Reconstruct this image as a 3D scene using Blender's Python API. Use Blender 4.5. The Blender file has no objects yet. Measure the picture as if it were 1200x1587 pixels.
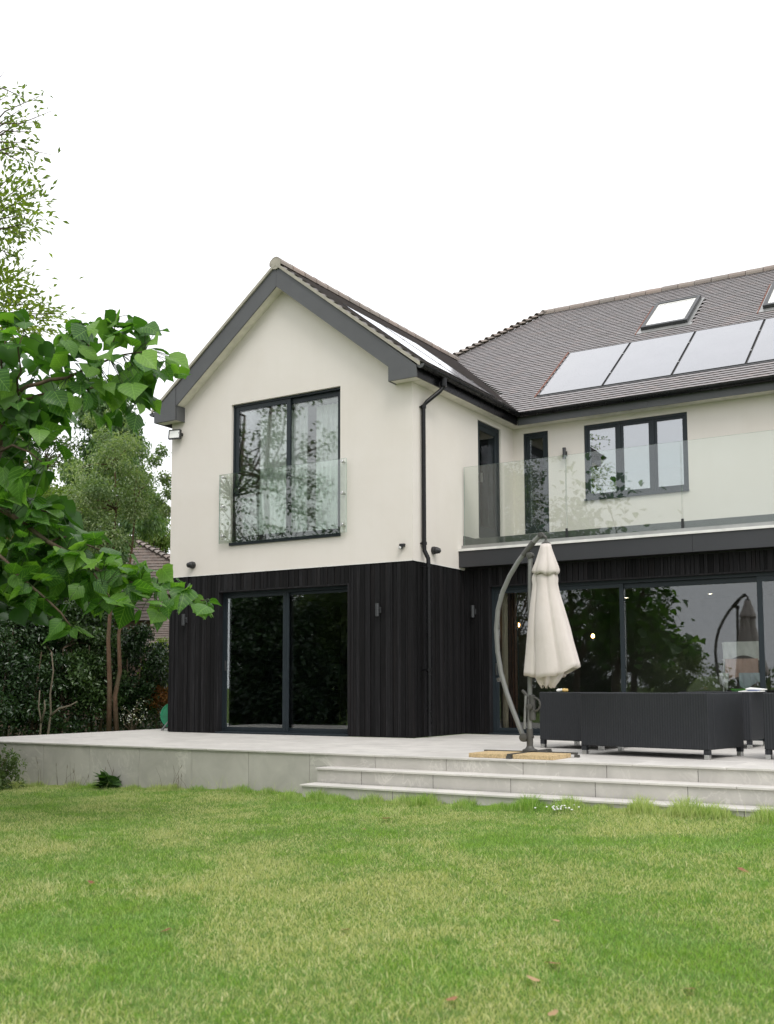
import bpy, bmesh, math, random
import numpy as np
from mathutils import Vector, Matrix

random.seed(7)
RNG = np.random.default_rng(7)
SC = bpy.context.scene
COL = SC.collection
PI = math.pi

# ---------------------------------------------------------------- camera
CAM_R = Vector((0.85302, 0.52187, -0.00259))
CAM_U = Vector((0.05039, -0.07743, 0.99572))
CAM_F = Vector((-0.51943, 0.84951, 0.09235))
CAM_C = Vector((8.1607, -14.1135, 0.7756))
FOC, PX, PY = 1668.2, 599.8, 909.2            # focal length and principal point for a 1200 x 1587 frame
cam = bpy.data.cameras.new('camera')
cam.sensor_fit = 'VERTICAL'
cam.sensor_height = 36.0
cam.sensor_width = 36.0
cam.lens = 36.0 * FOC / 1587.0
cam.shift_x = (600.0 - PX) / 1587.0
cam.shift_y = (PY - 793.5) / 1587.0
cam.clip_start, cam.clip_end = 0.1, 2000.0
cam.dof.use_dof = True
cam.dof.focus_distance = 14.5
cam.dof.aperture_fstop = 3.2
camo = bpy.data.objects.new('camera', cam)
COL.objects.link(camo)
mw = Matrix((CAM_R, CAM_U, -CAM_F)).transposed().to_4x4()
mw.translation = CAM_C
camo.matrix_world = mw
SC.camera = camo
SC.render.resolution_x, SC.render.resolution_y = 774, 1024

# ---------------------------------------------------------------- sky, sun, exposure
SUN_AZ, SUN_EL = math.radians(132), math.radians(52)       # azimuth measured from +Y towards +X
world = bpy.data.worlds.new('World')
SC.world = world
world.use_nodes = True
wn, wl = world.node_tree.nodes, world.node_tree.links
wn.clear()
w_out = wn.new('ShaderNodeOutputWorld')
sky = wn.new('ShaderNodeTexSky')
sky.sky_type = 'NISHITA'
sky.sun_disc = False
sky.sun_elevation, sky.sun_rotation = SUN_EL, SUN_AZ
sky.air_density, sky.dust_density = 1.0, 2.0
bg_sky = wn.new('ShaderNodeBackground')
bg_sky.inputs['Strength'].default_value = 0.12
wl.new(sky.outputs[0], bg_sky.inputs['Color'])
w_tc = wn.new('ShaderNodeTexCoord')
w_map = wn.new('ShaderNodeMapping')
w_map.inputs['Scale'].default_value = (1.0, 1.0, 3.2)
wl.new(w_tc.outputs['Generated'], w_map.inputs['Vector'])
w_noise = wn.new('ShaderNodeTexNoise')
w_noise.inputs['Scale'].default_value = 2.3
w_noise.inputs['Detail'].default_value = 5.0
w_noise.inputs['Roughness'].default_value = 0.55
wl.new(w_map.outputs[0], w_noise.inputs['Vector'])
w_ramp = wn.new('ShaderNodeValToRGB')
w_ramp.color_ramp.elements[0].position, w_ramp.color_ramp.elements[0].color = 0.32, (0.93, 0.95, 1.0, 1)
w_ramp.color_ramp.elements[1].position, w_ramp.color_ramp.elements[1].color = 0.68, (1.0, 0.995, 0.985, 1)
wl.new(w_noise.outputs['Fac'], w_ramp.inputs['Fac'])
bg_cloud = wn.new('ShaderNodeBackground')
bg_cloud.inputs['Strength'].default_value = 1.12
wl.new(w_ramp.outputs[0], bg_cloud.inputs['Color'])
w_mix = wn.new('ShaderNodeMixShader')
w_mix.inputs[0].default_value = 0.93                        # thick overcast: the clear sky only tints it
wl.new(bg_sky.outputs[0], w_mix.inputs[1])
wl.new(bg_cloud.outputs[0], w_mix.inputs[2])
wl.new(w_mix.outputs[0], w_out.inputs['Surface'])

sun = bpy.data.lights.new('sun', 'SUN')
sun.energy, sun.angle, sun.color = 1.1, math.radians(25), (1.0, 0.97, 0.92)
suno = bpy.data.objects.new('sun', sun)
COL.objects.link(suno)
to_sun = Vector((math.sin(SUN_AZ) * math.cos(SUN_EL), math.cos(SUN_AZ) * math.cos(SUN_EL), math.sin(SUN_EL)))
suno.rotation_euler = to_sun.to_track_quat('Z', 'Y').to_euler()

SC.view_settings.view_transform = 'Standard'
SC.view_settings.look = 'None'
SC.view_settings.gamma = 1.0
SC.view_settings.use_curve_mapping = False
SC.view_settings.exposure = 0.50
SC.render.engine = 'CYCLES'
SC.cycles.max_bounces = 8
SC.cycles.diffuse_bounces = 4
SC.cycles.glossy_bounces = 4
SC.cycles.transmission_bounces = 6
SC.cycles.transparent_max_bounces = 24
SC.cycles.use_denoising = True


# ---------------------------------------------------------------- helpers
def spot(u, v, d):
    """A point d metres in front of the camera; used to read real places off the site photograph."""
    return CAM_C + d * (CAM_R * ((u - PX) / FOC) - CAM_U * ((v - PY) / FOC) + CAM_F)


def tag(o, label=None, cat=None, group=None, kind=None):
    if label: o['label'] = label
    if cat: o['category'] = cat
    if group: o['group'] = group
    if kind: o['kind'] = kind
    return o


def empty(name, loc=(0, 0, 0), rz=0.0, parent=None):
    o = bpy.data.objects.new(name, None)
    o.empty_display_size = 0.2
    COL.objects.link(o)
    o.location, o.rotation_euler = loc, (0, 0, rz)
    if parent: o.parent = parent
    return o


def copy_tree(o, parent=None):
    c = o.copy()
    COL.objects.link(c)
    c.parent = parent
    for ch in list(o.children):
        copy_tree(ch, c)
    return c


class MB:
    def __init__(s): s.v, s.f, s.m = [], [], []

    def add(s, vs, fs, m=0):
        b = len(s.v)
        s.v += [tuple(x) for x in vs]
        s.f += [tuple(i + b for i in f) for f in fs]
        s.m += [m] * len(fs)
        return s

    def quad(s, a, b, c, d, m=0): return s.add([a, b, c, d], [(0, 1, 2, 3)], m)

    def box(s, x0, y0, z0, x1, y1, z1, m=0):
        return s.add([(x0, y0, z0), (x1, y0, z0), (x1, y1, z0), (x0, y1, z0), (x0, y0, z1), (x1, y0, z1), (x1, y1, z1), (x0, y1, z1)],
                     [(0, 3, 2, 1), (4, 5, 6, 7), (0, 1, 5, 4), (1, 2, 6, 5), (2, 3, 7, 6), (3, 0, 4, 7)], m)

    def obox(s, c, ax, ay, az, m=0):
        c, ax, ay, az = map(Vector, (c, ax, ay, az))
        P = [c + i * ax + j * ay + k * az for k in (-1, 1) for j in (-1, 1) for i in (-1, 1)]
        return s.add(P, [(0, 2, 3, 1), (4, 5, 7, 6), (0, 1, 5, 4), (1, 3, 7, 5), (3, 2, 6, 7), (2, 0, 4, 6)], m)

    def prism(s, poly, d, m=0):
        """poly: 3D points of one flat face; d: extrusion vector."""
        n = len(poly)
        P = [Vector(p) for p in poly]
        Q = [p + Vector(d) for p in P]
        fs = [tuple(range(n))[::-1], tuple(range(n, 2 * n))] + [(i, (i + 1) % n, n + (i + 1) % n, n + i) for i in range(n)]
        return s.add(P + Q, fs, m)

    def tube(s, pts, rad, n=8, m=0, caps=True):
        P = [Vector(p) for p in pts]
        if not hasattr(rad, '__len__'): rad = [rad] * len(P)
        up = None
        vs, fs = [], []
        for i, p in enumerate(P):
            t = (P[min(i + 1, len(P) - 1)] - P[max(i - 1, 0)])
            t = t.normalized() if t.length > 1e-9 else Vector((0, 0, 1))
            if up is None:
                up = t.orthogonal().normalized()
            else:
                up = (up - t * up.dot(t))
                up = up.normalized() if up.length > 1e-6 else t.orthogonal().normalized()
            w = t.cross(up)
            for k in range(n):
                a = 2 * PI * k / n
                vs.append(p + (up * math.cos(a) + w * math.sin(a)) * rad[i])
        for i in range(len(P) - 1):
            for k in range(n):
                k2 = (k + 1) % n
                fs.append((i * n + k, i * n + k2, (i + 1) * n + k2, (i + 1) * n + k))
        if caps:
            fs.append(tuple(range(n))[::-1])
            fs.append(tuple(range((len(P) - 1) * n, len(P) * n)))
        return s.add(vs, fs, m)

    def lathe(s, prof, n=16, m=0, origin=(0, 0, 0), axis=(0, 0, 1)):
        """prof: (radius, height) pairs along the axis."""
        ax = Vector(axis).normalized()
        e1 = ax.orthogonal().normalized()
        e2 = ax.cross(e1)
        o = Vector(origin)
        vs, fs = [], []
        for r, h in prof:
            for k in range(n):
                a = 2 * PI * k / n
                vs.append(o + ax * h + (e1 * math.cos(a) + e2 * math.sin(a)) * r)
        for i in range(len(prof) - 1):
            for k in range(n):
                k2 = (k + 1) % n
                fs.append((i * n + k, i * n + k2, (i + 1) * n + k2, (i + 1) * n + k))
        fs.append(tuple(range(n))[::-1])
        fs.append(tuple(range((len(prof) - 1) * n, len(prof) * n)))
        return s.add(vs, fs, m)

    def mesh(s, name, mats, smooth=False):
        me = bpy.data.meshes.new(name)
        me.from_pydata(s.v, [], s.f)
        mats = mats if isinstance(mats, (list, tuple)) else [mats]
        for x in mats: me.materials.append(x)
        if len(mats) > 1: me.polygons.foreach_set('material_index', s.m)
        if smooth: me.polygons.foreach_set('use_smooth', [True] * len(me.polygons))
        me.update()
        return me

    def build(s, name, mats, parent=None, smooth=False, loc=None, bevel=0.0):
        me = s.mesh(name, mats, smooth)
        o = bpy.data.objects.new(name, me)
        COL.objects.link(o)
        if parent: o.parent = parent
        if loc: o.location = loc
        if bevel:
            b = o.modifiers.new('edge', 'BEVEL')
            b.width, b.segments, b.limit_method = bevel, 2, 'ANGLE'
        if smooth and smooth != True:
            pass
        return o


def put(name, me, parent=None, loc=(0, 0, 0), rot=(0, 0, 0)):
    o = bpy.data.objects.new(name, me)
    COL.objects.link(o)
    if parent: o.parent = parent
    o.location, o.rotation_euler = loc, rot
    return o


def put_m(name, me, parent, M):
    o = bpy.data.objects.new(name, me)
    COL.objects.link(o)
    o.parent = parent
    o.matrix_local = M
    return o


# ---------------------------------------------------------------- materials
class NT:
    def __init__(s, name):
        s.mat = bpy.data.materials.new(name)
        s.mat.use_nodes = True
        s.n, s.l = s.mat.node_tree.nodes, s.mat.node_tree.links
        s.n.clear()
        s.out = s.n.new('ShaderNodeOutputMaterial')

    def node(s, t, **kw):
        x = s.n.new(t)
        for k, v in kw.items():
            if k in x.bl_rna.properties.keys(): setattr(x, k, v)
            else: x.inputs[k].default_value = v
        return x

    def link(s, a, b): s.l.new(a, b)

    def coords(s, kind='Object', scale=(1, 1, 1), rot=(0, 0, 0)):
        if kind == 'World':
            o = s.node('ShaderNodeNewGeometry').outputs['Position']
        else:
            o = s.node('ShaderNodeTexCoord').outputs[kind]
        m = s.node('ShaderNodeMapping')
        m.inputs['Scale'].default_value, m.inputs['Rotation'].default_value = scale, rot
        s.link(o, m.inputs['Vector'])
        return m.outputs[0]

    def noise(s, vec, scale, detail=4, rough=0.5, dist=0.0):
        x = s.node('ShaderNodeTexNoise')
        x.inputs['Scale'].default_value, x.inputs['Detail'].default_value = scale, detail
        x.inputs['Roughness'].default_value, x.inputs['Distortion'].default_value = rough, dist
        s.link(vec, x.inputs['Vector'])
        return x.outputs['Fac']

    def ramp(s, fac, stops):
        r = s.node('ShaderNodeValToRGB')
        e = r.color_ramp.elements
        while len(e) < len(stops): e.new(0.5)
        for el, (p, c) in zip(e, stops):
            el.position = p
            el.color = (c, c, c, 1) if not hasattr(c, '__len__') else (*c, 1)
        s.link(fac, r.inputs['Fac'])
        return r.outputs['Color']

    def mix(s, fac, a, b, mode='MIX'):
        x = s.node('ShaderNodeMix')
        x.data_type, x.blend_type = 'RGBA', mode
        for val, idx in ((fac, 0), (a, 6), (b, 7)):
            if hasattr(val, 'is_output'): s.link(val, x.inputs[idx])
            elif idx == 0: x.inputs[0].default_value = val
            else: x.inputs[idx].default_value = (*val, 1)
        return x.outputs[2]

    def math(s, op, a, b=None, c=None):
        x = s.node('ShaderNodeMath')
        x.operation = op
        for i, val in enumerate((a, b, c)):
            if val is None: continue
            if hasattr(val, 'is_output'): s.link(val, x.inputs[i])
            else: x.inputs[i].default_value = val
        return x.outputs[0]

    def bump(s, h, strength=0.3, dist=0.01):
        b = s.node('ShaderNodeBump')
        b.inputs['Strength'].default_value, b.inputs['Distance'].default_value = strength, dist
        s.link(h, b.inputs['Height'])
        return b.outputs[0]

    def pbr(s, col, rough=0.5, metal=0.0, spec=0.5, normal=None, emit=None, emit_s=0.0, coat=0.0):
        p = s.node('ShaderNodeBsdfPrincipled')
        for val, key in ((col, 'Base Color'), (rough, 'Roughness')):
            if hasattr(val, 'is_output'): s.link(val, p.inputs[key])
            elif key == 'Base Color': p.inputs[key].default_value = (*val, 1)
            else: p.inputs[key].default_value = val
        p.inputs['Metallic'].default_value = metal
        p.inputs['Specular IOR Level'].default_value = spec
        p.inputs['Coat Weight'].default_value = coat
        if normal is not None: s.link(normal, p.inputs['Normal'])
        if emit:
            p.inputs['Emission Color'].default_value = (*emit, 1)
            p.inputs['Emission Strength'].default_value = emit_s
        return p.outputs[0]

    def done(s, sh):
        s.link(sh, s.out.inputs['Surface'])
        return s.mat


def plain(name, col, rough=0.5, metal=0.0, spec=0.5, var=0.12, scale=6.0, bump=0.0, coat=0.0):
    t = NT(name)
    c = t.coords('Object')
    n = t.noise(c, scale, 5, 0.6)
    lo, hi = tuple(x * (1 - var) for x in col), tuple(min(1, x * (1 + var)) for x in col)
    colr = t.ramp(n, [(0.3, lo), (0.7, hi)])
    nb = t.noise(c, scale * 14, 3, 0.6)
    r = t.math('MULTIPLY_ADD', n, 0.15, rough - 0.075)
    return t.done(t.pbr(colr, r, metal, spec, t.bump(nb, bump, 0.004) if bump else None, coat=coat))


M = {}


def mk_render():
    t = NT('cream_render')
    c = t.coords('World')
    big = t.noise(c, 0.55, 5, 0.62, 0.4)
    streak = t.noise(t.coords('World', (3.0, 3.0, 0.22)), 1.6, 5, 0.65)
    col = t.ramp(big, [(0.3, (0.672, 0.622, 0.568)), (0.72, (0.725, 0.68, 0.636))])
    col = t.mix(t.ramp(streak, [(0.50, 0.0), (0.85, 0.16)]), col, (0.58, 0.535, 0.46))
    g = t.noise(c, 95, 3, 0.7)
    g2 = t.noise(c, 7.0, 3, 0.5)
    h = t.math('ADD', g, t.math('MULTIPLY', g2, 1.6))
    return t.done(t.pbr(col, 0.88, 0, 0.25, t.bump(h, 0.35, 0.004)))


def mk_cladding():
    t = NT('charred_timber')
    oi = t.node('ShaderNodeObjectInfo').outputs['Random']
    off = t.node('ShaderNodeVectorMath', operation='ADD')
    t.link(t.coords('World', (1, 1, 0.035)), off.inputs[0])
    cmb = t.node('ShaderNodeCombineXYZ')
    t.link(t.math('MULTIPLY', oi, 37.0), cmb.inputs[0])
    t.link(t.math('MULTIPLY', oi, 11.0), cmb.inputs[2])
    t.link(cmb.outputs[0], off.inputs[1])
    g = t.noise(off.outputs[0], 55, 5, 0.7, 0.6)
    b = t.noise(off.outputs[0], 9, 3, 0.5)
    col = t.ramp(g, [(0.28, (0.004, 0.004, 0.0044)), (0.55, (0.0095, 0.0092, 0.010)), (0.78, (0.025, 0.024, 0.0255))])
    tone = t.math('MULTIPLY_ADD', t.math('POWER', oi, 1.4), 1.2, 0.6)
    tc = t.node('ShaderNodeCombineXYZ')
    for i in range(3): t.link(tone, tc.inputs[i])
    col = t.mix(1.0, col, tc.outputs[0], 'MULTIPLY')
    col = t.mix(t.ramp(b, [(0.5, 0.0), (0.8, 0.5)]), col, (0.020, 0.016, 0.0155))
    return t.done(t.pbr(col, t.math('MULTIPLY_ADD', g, 0.25, 0.6), 0, 0.14, t.bump(g, 0.55, 0.004)))


def mk_tile(name, cols, gloss=0.55):
    t = NT(name)
    isl = t.node('ShaderNodeNewGeometry').outputs['Random Per Island']
    oi = t.node('ShaderNodeObjectInfo').outputs['Random']
    r = t.math('FRACT', t.math('ADD', isl, oi))
    col = t.ramp(r, [(i / (len(cols) - 1), c) for i, c in enumerate(cols)])
    c = t.coords('World')
    n = t.noise(c, 22, 5, 0.7)
    col = t.mix(t.ramp(n, [(0.42, 0.0), (0.75, 0.55)]), col, (0.26, 0.25, 0.235))
    lich = t.noise(c, 3.1, 6, 0.72)
    col = t.mix(t.ramp(lich, [(0.54, 0.0), (0.74, 0.4)]), col, (0.16, 0.155, 0.13))
    return t.done(t.pbr(col, t.math('MULTIPLY_ADD', n, 0.2, gloss - 0.1), 0, 0.55, t.bump(t.noise(c, 160, 3, 0.6), 0.3, 0.003)))


def mk_stone(name, base, vein=0.35, rough=0.55):
    t = NT(name)
    oi = t.node('ShaderNodeObjectInfo').outputs['Random']
    off = t.node('ShaderNodeVectorMath', operation='ADD')
    t.link(t.coords('World'), off.inputs[0])
    cmb = t.node('ShaderNodeCombineXYZ')
    t.link(t.math('MULTIPLY', oi, 53.0), cmb.inputs[0])
    t.link(t.math('MULTIPLY', oi, 31.0), cmb.inputs[1])
    t.link(t.math('MULTIPLY', oi, 17.0), cmb.inputs[2])
    t.link(cmb.outputs[0], off.inputs[1])
    v = off.outputs[0]
    cl = t.noise(v, 2.2, 6, 0.6, 0.8)
    lo, hi = tuple(x * 0.86 for x in base), tuple(x * 1.12 for x in base)
    col = t.ramp(cl, [(0.3, lo), (0.7, hi)])
    rot = t.node('ShaderNodeMapping')
    rot.inputs['Rotation'].default_value = (0.5, 0.75, 0.35)
    rot.inputs['Scale'].default_value = (0.9, 3.6, 0.9)
    t.link(v, rot.inputs['Vector'])
    vn = t.noise(rot.outputs[0], 1.5, 7, 0.62, 1.4)
    band = t.math('ABSOLUTE', t.math('SUBTRACT', vn, 0.52))
    msk = t.math('MULTIPLY', t.ramp(band, [(0.0, 1.0), (0.02, 0.0)]), t.ramp(t.noise(v, 1.1, 3), [(0.42, 0.0), (0.62, 1.0)]))
    col = t.mix(t.math('MULTIPLY', msk, vein), col, tuple(min(1, x * 1.7) for x in base))
    dirt = t.noise(t.coords('World'), 1.3, 6, 0.7)
    col = t.mix(t.ramp(dirt, [(0.5, 0.0), (0.78, 0.3)]), col, tuple(x * 0.62 for x in base))
    fine = t.noise(v, 60, 3, 0.6)
    return t.done(t.pbr(col, t.math('MULTIPLY_ADD', cl, 0.2, rough - 0.1), 0, 0.45, t.bump(fine, 0.15, 0.003)))


def mk_glass(name, tint=(0.8, 0.86, 0.84), boost=1.0, base=0.0, wav=0.0):
    t = NT(name)
    tr = t.node('ShaderNodeBsdfTransparent')
    tr.inputs['Color'].default_value = (*tint, 1)
    gl = t.node('ShaderNodeBsdfGlossy')
    gl.inputs['Roughness'].default_value = 0.0
    gl.inputs['Color'].default_value = (0.97, 0.98, 1.0, 1)
    fr = t.node('ShaderNodeFresnel')
    fr.inputs['IOR'].default_value = 1.5
    if wav:
        b = t.bump(t.noise(t.coords('World'), 1.3, 2, 0.4), wav, 0.05)
        t.link(b, gl.inputs['Normal'])
    f = t.math('MINIMUM', t.math('MULTIPLY_ADD', fr.outputs[0], boost, base), 1.0)
    mx = t.node('ShaderNodeMixShader')
    t.link(f, mx.inputs[0])
    t.link(tr.outputs[0], mx.inputs[1])
    t.link(gl.outputs[0], mx.inputs[2])
    return t.done(mx.outputs[0])


def mk_leaf(name, cols, trans=0.35, rough=0.45, attr='tint', spec=0.4, veins=False):
    t = NT(name)
    if attr:
        a = t.node('ShaderNodeAttribute')
        a.attribute_name = attr
        r = a.outputs['Fac']
    else:
        r = t.node('ShaderNodeObjectInfo').outputs['Random']
    col = t.ramp(r, [(i / (len(cols) - 1), c) for i, c in enumerate(cols)])
    nrm = None
    if veins:
        uv = t.node('ShaderNodeUVMap')
        sx = t.node('ShaderNodeSeparateXYZ')
        t.link(uv.outputs[0], sx.inputs[0])
        ax = t.math('ABSOLUTE', t.math('SUBTRACT', sx.outputs[0], 0.5))
        mid = t.math('LESS_THAN', ax, 0.012)
        sv = t.math('FRACT', t.math('MULTIPLY', t.math('SUBTRACT', sx.outputs[1], t.math('MULTIPLY', ax, 0.9)), 6.0))
        side = t.math('LESS_THAN', t.math('ABSOLUTE', t.math('SUBTRACT', sv, 0.5)), 0.055)
        vm = t.math('MULTIPLY', t.math('MAXIMUM', mid, side), 0.4)
        col = t.mix(vm, col, tuple(min(1, c * 1.6 + 0.02) for c in cols[-1]))
        h = t.math('ABSOLUTE', t.math('SUBTRACT', sv, 0.5))
        nrm = t.bump(h, 0.25, 0.006)
        bl = t.noise(t.coords('Object'), 14, 4, 0.6)
        col = t.mix(t.ramp(bl, [(0.4, 0.0), (0.8, 0.3)]), col, cols[0])
    p = t.pbr(col, rough, 0, spec, nrm)
    tl = t.node('ShaderNodeBsdfTranslucent')
    tcol = t.mix(1.0, col, (1.5, 1.75, 0.55), 'MULTIPLY')
    t.link(tcol, tl.inputs['Color'])
    mx = t.node('ShaderNodeMixShader')
    mx.inputs[0].default_value = trans
    t.link(p, mx.inputs[1])
    t.link(tl.outputs[0], mx.inputs[2])
    return t.done(mx.outputs[0])


def mk_bark(name, a, b):
    t = NT(name)
    n = t.noise(t.coords('World', (1, 1, 0.25)), 24, 6, 0.7, 0.6)
    big = t.noise(t.coords('World'), 3, 3)
    col = t.mix(t.ramp(big, [(0.45, 0.0), (0.75, 0.5)]), t.ramp(n, [(0.3, a), (0.7, b)]), (0.09, 0.10, 0.06))
    return t.done(t.pbr(col, 0.85, 0, 0.2, t.bump(n, 0.7, 0.02)))


def mk_grass(name, straw=1.0):
    t = NT(name)
    a = t.node('ShaderNodeAttribute')
    a.attribute_name = 'tint'
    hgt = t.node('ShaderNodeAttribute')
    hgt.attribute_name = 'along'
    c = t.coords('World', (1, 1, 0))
    green = t.ramp(a.outputs['Fac'], [(0.0, (0.105, 0.235, 0.034)), (0.5, (0.235, 0.395, 0.052)), (1.0, (0.37, 0.53, 0.13))])
    cool = t.ramp(a.outputs['Fac'], [(0.0, (0.12, 0.255, 0.06)), (1.0, (0.36, 0.52, 0.18))])
    dry = t.ramp(a.outputs['Fac'], [(0.0, (0.35, 0.41, 0.14)), (0.6, (0.55, 0.54, 0.26)), (1.0, (0.74, 0.68, 0.42))])
    p1 = t.noise(c, 0.75, 5, 0.62, 0.5)
    p2 = t.noise(c, 2.6, 4, 0.6, 0.3)
    col = t.mix(t.ramp(p2, [(0.38, 0.0), (0.62, 0.8)]), green, cool)
    s = t.math('ADD', t.math('MULTIPLY', p1, 0.75), t.math('MULTIPLY', p2, 0.25))
    s = t.math('ADD', s, t.math('MULTIPLY', t.math('SUBTRACT', a.outputs['Fac'], 0.5), 0.16))
    col = t.mix(t.ramp(s, [(0.45, 0.0), (0.585, 0.95 * straw)]), col, dry)
    p3 = t.noise(c, 8.5, 3, 0.55, 0.6)
    col = t.mix(t.ramp(p3, [(0.56, 0.0), (0.70, 0.65)]), col, (0.085, 0.215, 0.035))
    p4 = t.noise(c, 1.9, 5, 0.7, 0.8)
    col = t.mix(t.ramp(p4, [(0.66, 0.0), (0.76, 0.6)]), col, (0.36, 0.29, 0.15))
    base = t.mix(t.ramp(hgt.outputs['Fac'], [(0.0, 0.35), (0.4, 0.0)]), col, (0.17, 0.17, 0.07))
    p = t.pbr(base, 0.55, 0, 0.3)
    tl = t.node('ShaderNodeBsdfTranslucent')
    t.link(t.mix(1.0, base, (1.3, 1.4, 0.6), 'MULTIPLY'), tl.inputs['Color'])
    mx = t.node('ShaderNodeMixShader')
    mx.inputs[0].default_value = 0.4
    t.link(p, mx.inputs[1])
    t.link(tl.outputs[0], mx.inputs[2])
    return t.done(mx.outputs[0])


def mk_ground():
    t = NT('lawn_soil')
    c = t.coords('World')
    n = t.noise(c, 14, 6, 0.7)
    big = t.noise(c, 0.7, 5, 0.6)
    col = t.ramp(n, [(0.3, (0.085, 0.12, 0.03)), (0.6, (0.14, 0.205, 0.05)), (0.8, (0.21, 0.24, 0.09))])
    col = t.mix(t.ramp(big, [(0.4, 0.0), (0.7, 0.6)]), col, (0.12, 0.20, 0.045))
    return t.done(t.pbr(col, 0.95, 0, 0.1, t.bump(n, 0.8, 0.03)))


def mk_weave():
    t = NT('woven_rattan')
    tc = t.coords('Object')
    sx = t.node('ShaderNodeSeparateXYZ')
    t.link(tc, sx.inputs[0])
    h = t.math('ADD', sx.outputs[0], sx.outputs[1])
    w1 = t.math('SINE', t.math('MULTIPLY', h, PI / 0.030))
    w2 = t.math('SINE', t.math('MULTIPLY', sx.outputs[2], 2 * PI / 0.014))
    alt = t.math('SIGN', t.math('SINE', t.math('MULTIPLY', h, PI / 0.030)))
    ht = t.math('MULTIPLY_ADD', t.math('MULTIPLY', w2, alt), 0.16, t.math('ABSOLUTE', w1))
    n = t.noise(tc, 9, 4)
    col = t.ramp(t.math('MULTIPLY_ADD', ht, 0.33, 0.4), [(0.1, (0.010, 0.0108, 0.0125)), (0.75, (0.028, 0.030, 0.034))])
    col = t.mix(t.ramp(n, [(0.5, 0.0), (0.8, 0.3)]), col, (0.04, 0.041, 0.044))
    return t.done(t.pbr(col, 0.55, 0, 0.25, t.bump(ht, 0.5, 0.005)))


def mk_canvas():
    t = NT('cream_canvas')
    c = t.coords('Object')
    n = t.noise(c, 5, 5, 0.6)
    col = t.ramp(n, [(0.3, (0.68, 0.615, 0.575)), (0.7, (0.74, 0.675, 0.64))])
    st = t.noise(t.coords('Object', (1, 1, 0.3)), 9, 5, 0.7)
    col = t.mix(t.ramp(st, [(0.56, 0.0), (0.8, 0.3)]), col, (0.60, 0.53, 0.44))
    wr = t.math('ADD', t.noise(t.coords('Object', (6, 6, 1.2)), 3, 4, 0.55, 0.6), t.math('MULTIPLY', t.noise(c, 300, 2), 0.08))
    p = t.pbr(col, 0.85, 0, 0.2, t.bump(wr, 0.28, 0.015))
    tl = t.node('ShaderNodeBsdfTranslucent')
    t.link(col, tl.inputs['Color'])
    mx = t.node('ShaderNodeMixShader')
    mx.inputs[0].default_value = 0.18
    t.link(p, mx.inputs[1])
    t.link(tl.outputs[0], mx.inputs[2])
    return t.done(mx.outputs[0])


def mk_panel():
    t = NT('solar_glass')
    c = t.coords('Object')
    n = t.noise(c, 2.0, 4)
    base = t.pbr((0.012, 0.013, 0.017), 0.25, 0, 0.5)
    gl = t.node('ShaderNodeBsdfGlossy')
    gl.inputs['Roughness'].default_value = 0.12
    gl.inputs['Color'].default_value = (0.95, 0.95, 0.97, 1)
    lw = t.node('ShaderNodeFresnel')
    lw.inputs['IOR'].default_value = 1.62
    f = t.math('MINIMUM', t.math('MULTIPLY_ADD', lw.outputs[0], 1.7, t.math('MULTIPLY_ADD', n, 0.06, 0.05)), 1.0)
    mx = t.node('ShaderNodeMixShader')
    t.link(f, mx.inputs[0])
    t.link(base, mx.inputs[1])
    t.link(gl.outputs[0], mx.inputs[2])
    return t.done(mx.outputs[0])


def mk_emit(name, col, s):
    t = NT(name)
    e = t.node('ShaderNodeEmission')
    e.inputs['Color'].default_value, e.inputs['Strength'].default_value = (*col, 1), s
    return t.done(e.outputs[0])


M['render'] = mk_render()
M['clad'] = mk_cladding()
M['tile'] = mk_tile('clay_roof_tile', [(0.242, 0.224, 0.228), (0.288, 0.262, 0.264), (0.258, 0.244, 0.25), (0.312, 0.27, 0.266)], 0.45)
M['ridge'] = mk_tile('clay_ridge_tile', [(0.23, 0.175, 0.15), (0.27, 0.225, 0.195), (0.21, 0.18, 0.162), (0.31, 0.235, 0.20)], 0.75)
M['old_tile'] = mk_tile('weathered_roof_tile', [(0.12, 0.085, 0.07), (0.17, 0.125, 0.10), (0.14, 0.11, 0.095)], 0.8)
M['stone'] = mk_stone('grey_porcelain', (0.46, 0.44, 0.405))
M['paving'] = mk_stone('pale_paving', (0.55, 0.525, 0.49), 0.15, 0.6)
M['mortar'] = plain('dark_joint', (0.06, 0.056, 0.05), 0.9)
M['verge'] = plain('verge_mortar', (0.36, 0.335, 0.28), 0.9, bump=0.4, scale=9)
M['frame'] = plain('anthracite_frame', (0.017, 0.024, 0.029), 0.45, 0, 0.3, 0.1)
M['barge'] = plain('slate_grey_board', (0.088, 0.09, 0.094), 0.55, 0, 0.4, 0.1, 3)
M['fascia'] = plain('metal_fascia', (0.030, 0.031, 0.035), 0.42, 0.0, 0.5, 0.08, 2)
M['gutter'] = plain('black_plastic', (0.007, 0.007, 0.008), 0.28, 0, 0.25)
M['soffit'] = plain('cream_soffit', (0.68, 0.65, 0.56), 0.7)
M['trim'] = plain('pale_stone_trim', (0.72, 0.71, 0.68), 0.6)
M['upstand'] = plain('grey_membrane', (0.11, 0.115, 0.11), 0.7)
M['glass'] = mk_glass('window_glass', (0.945, 0.97, 0.955), 1.25, 0.02, 0.0)
M['coat_glass'] = mk_glass('coated_glass', (0.5, 0.55, 0.55), 2.2, 0.23, 0.0)
M['rail_glass'] = mk_glass('balustrade_glass', (0.925, 0.955, 0.93), 0.6, 0.03)
M['glass_edge'] = plain('green_glass_edge', (0.30, 0.42, 0.36), 0.15)
M['steel'] = plain('brushed_steel', (0.55, 0.55, 0.54), 0.3, 1.0)
M['alu'] = plain('grey_aluminium', (0.35, 0.35, 0.34), 0.4, 0.6)
M['panel'] = mk_panel()
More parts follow.
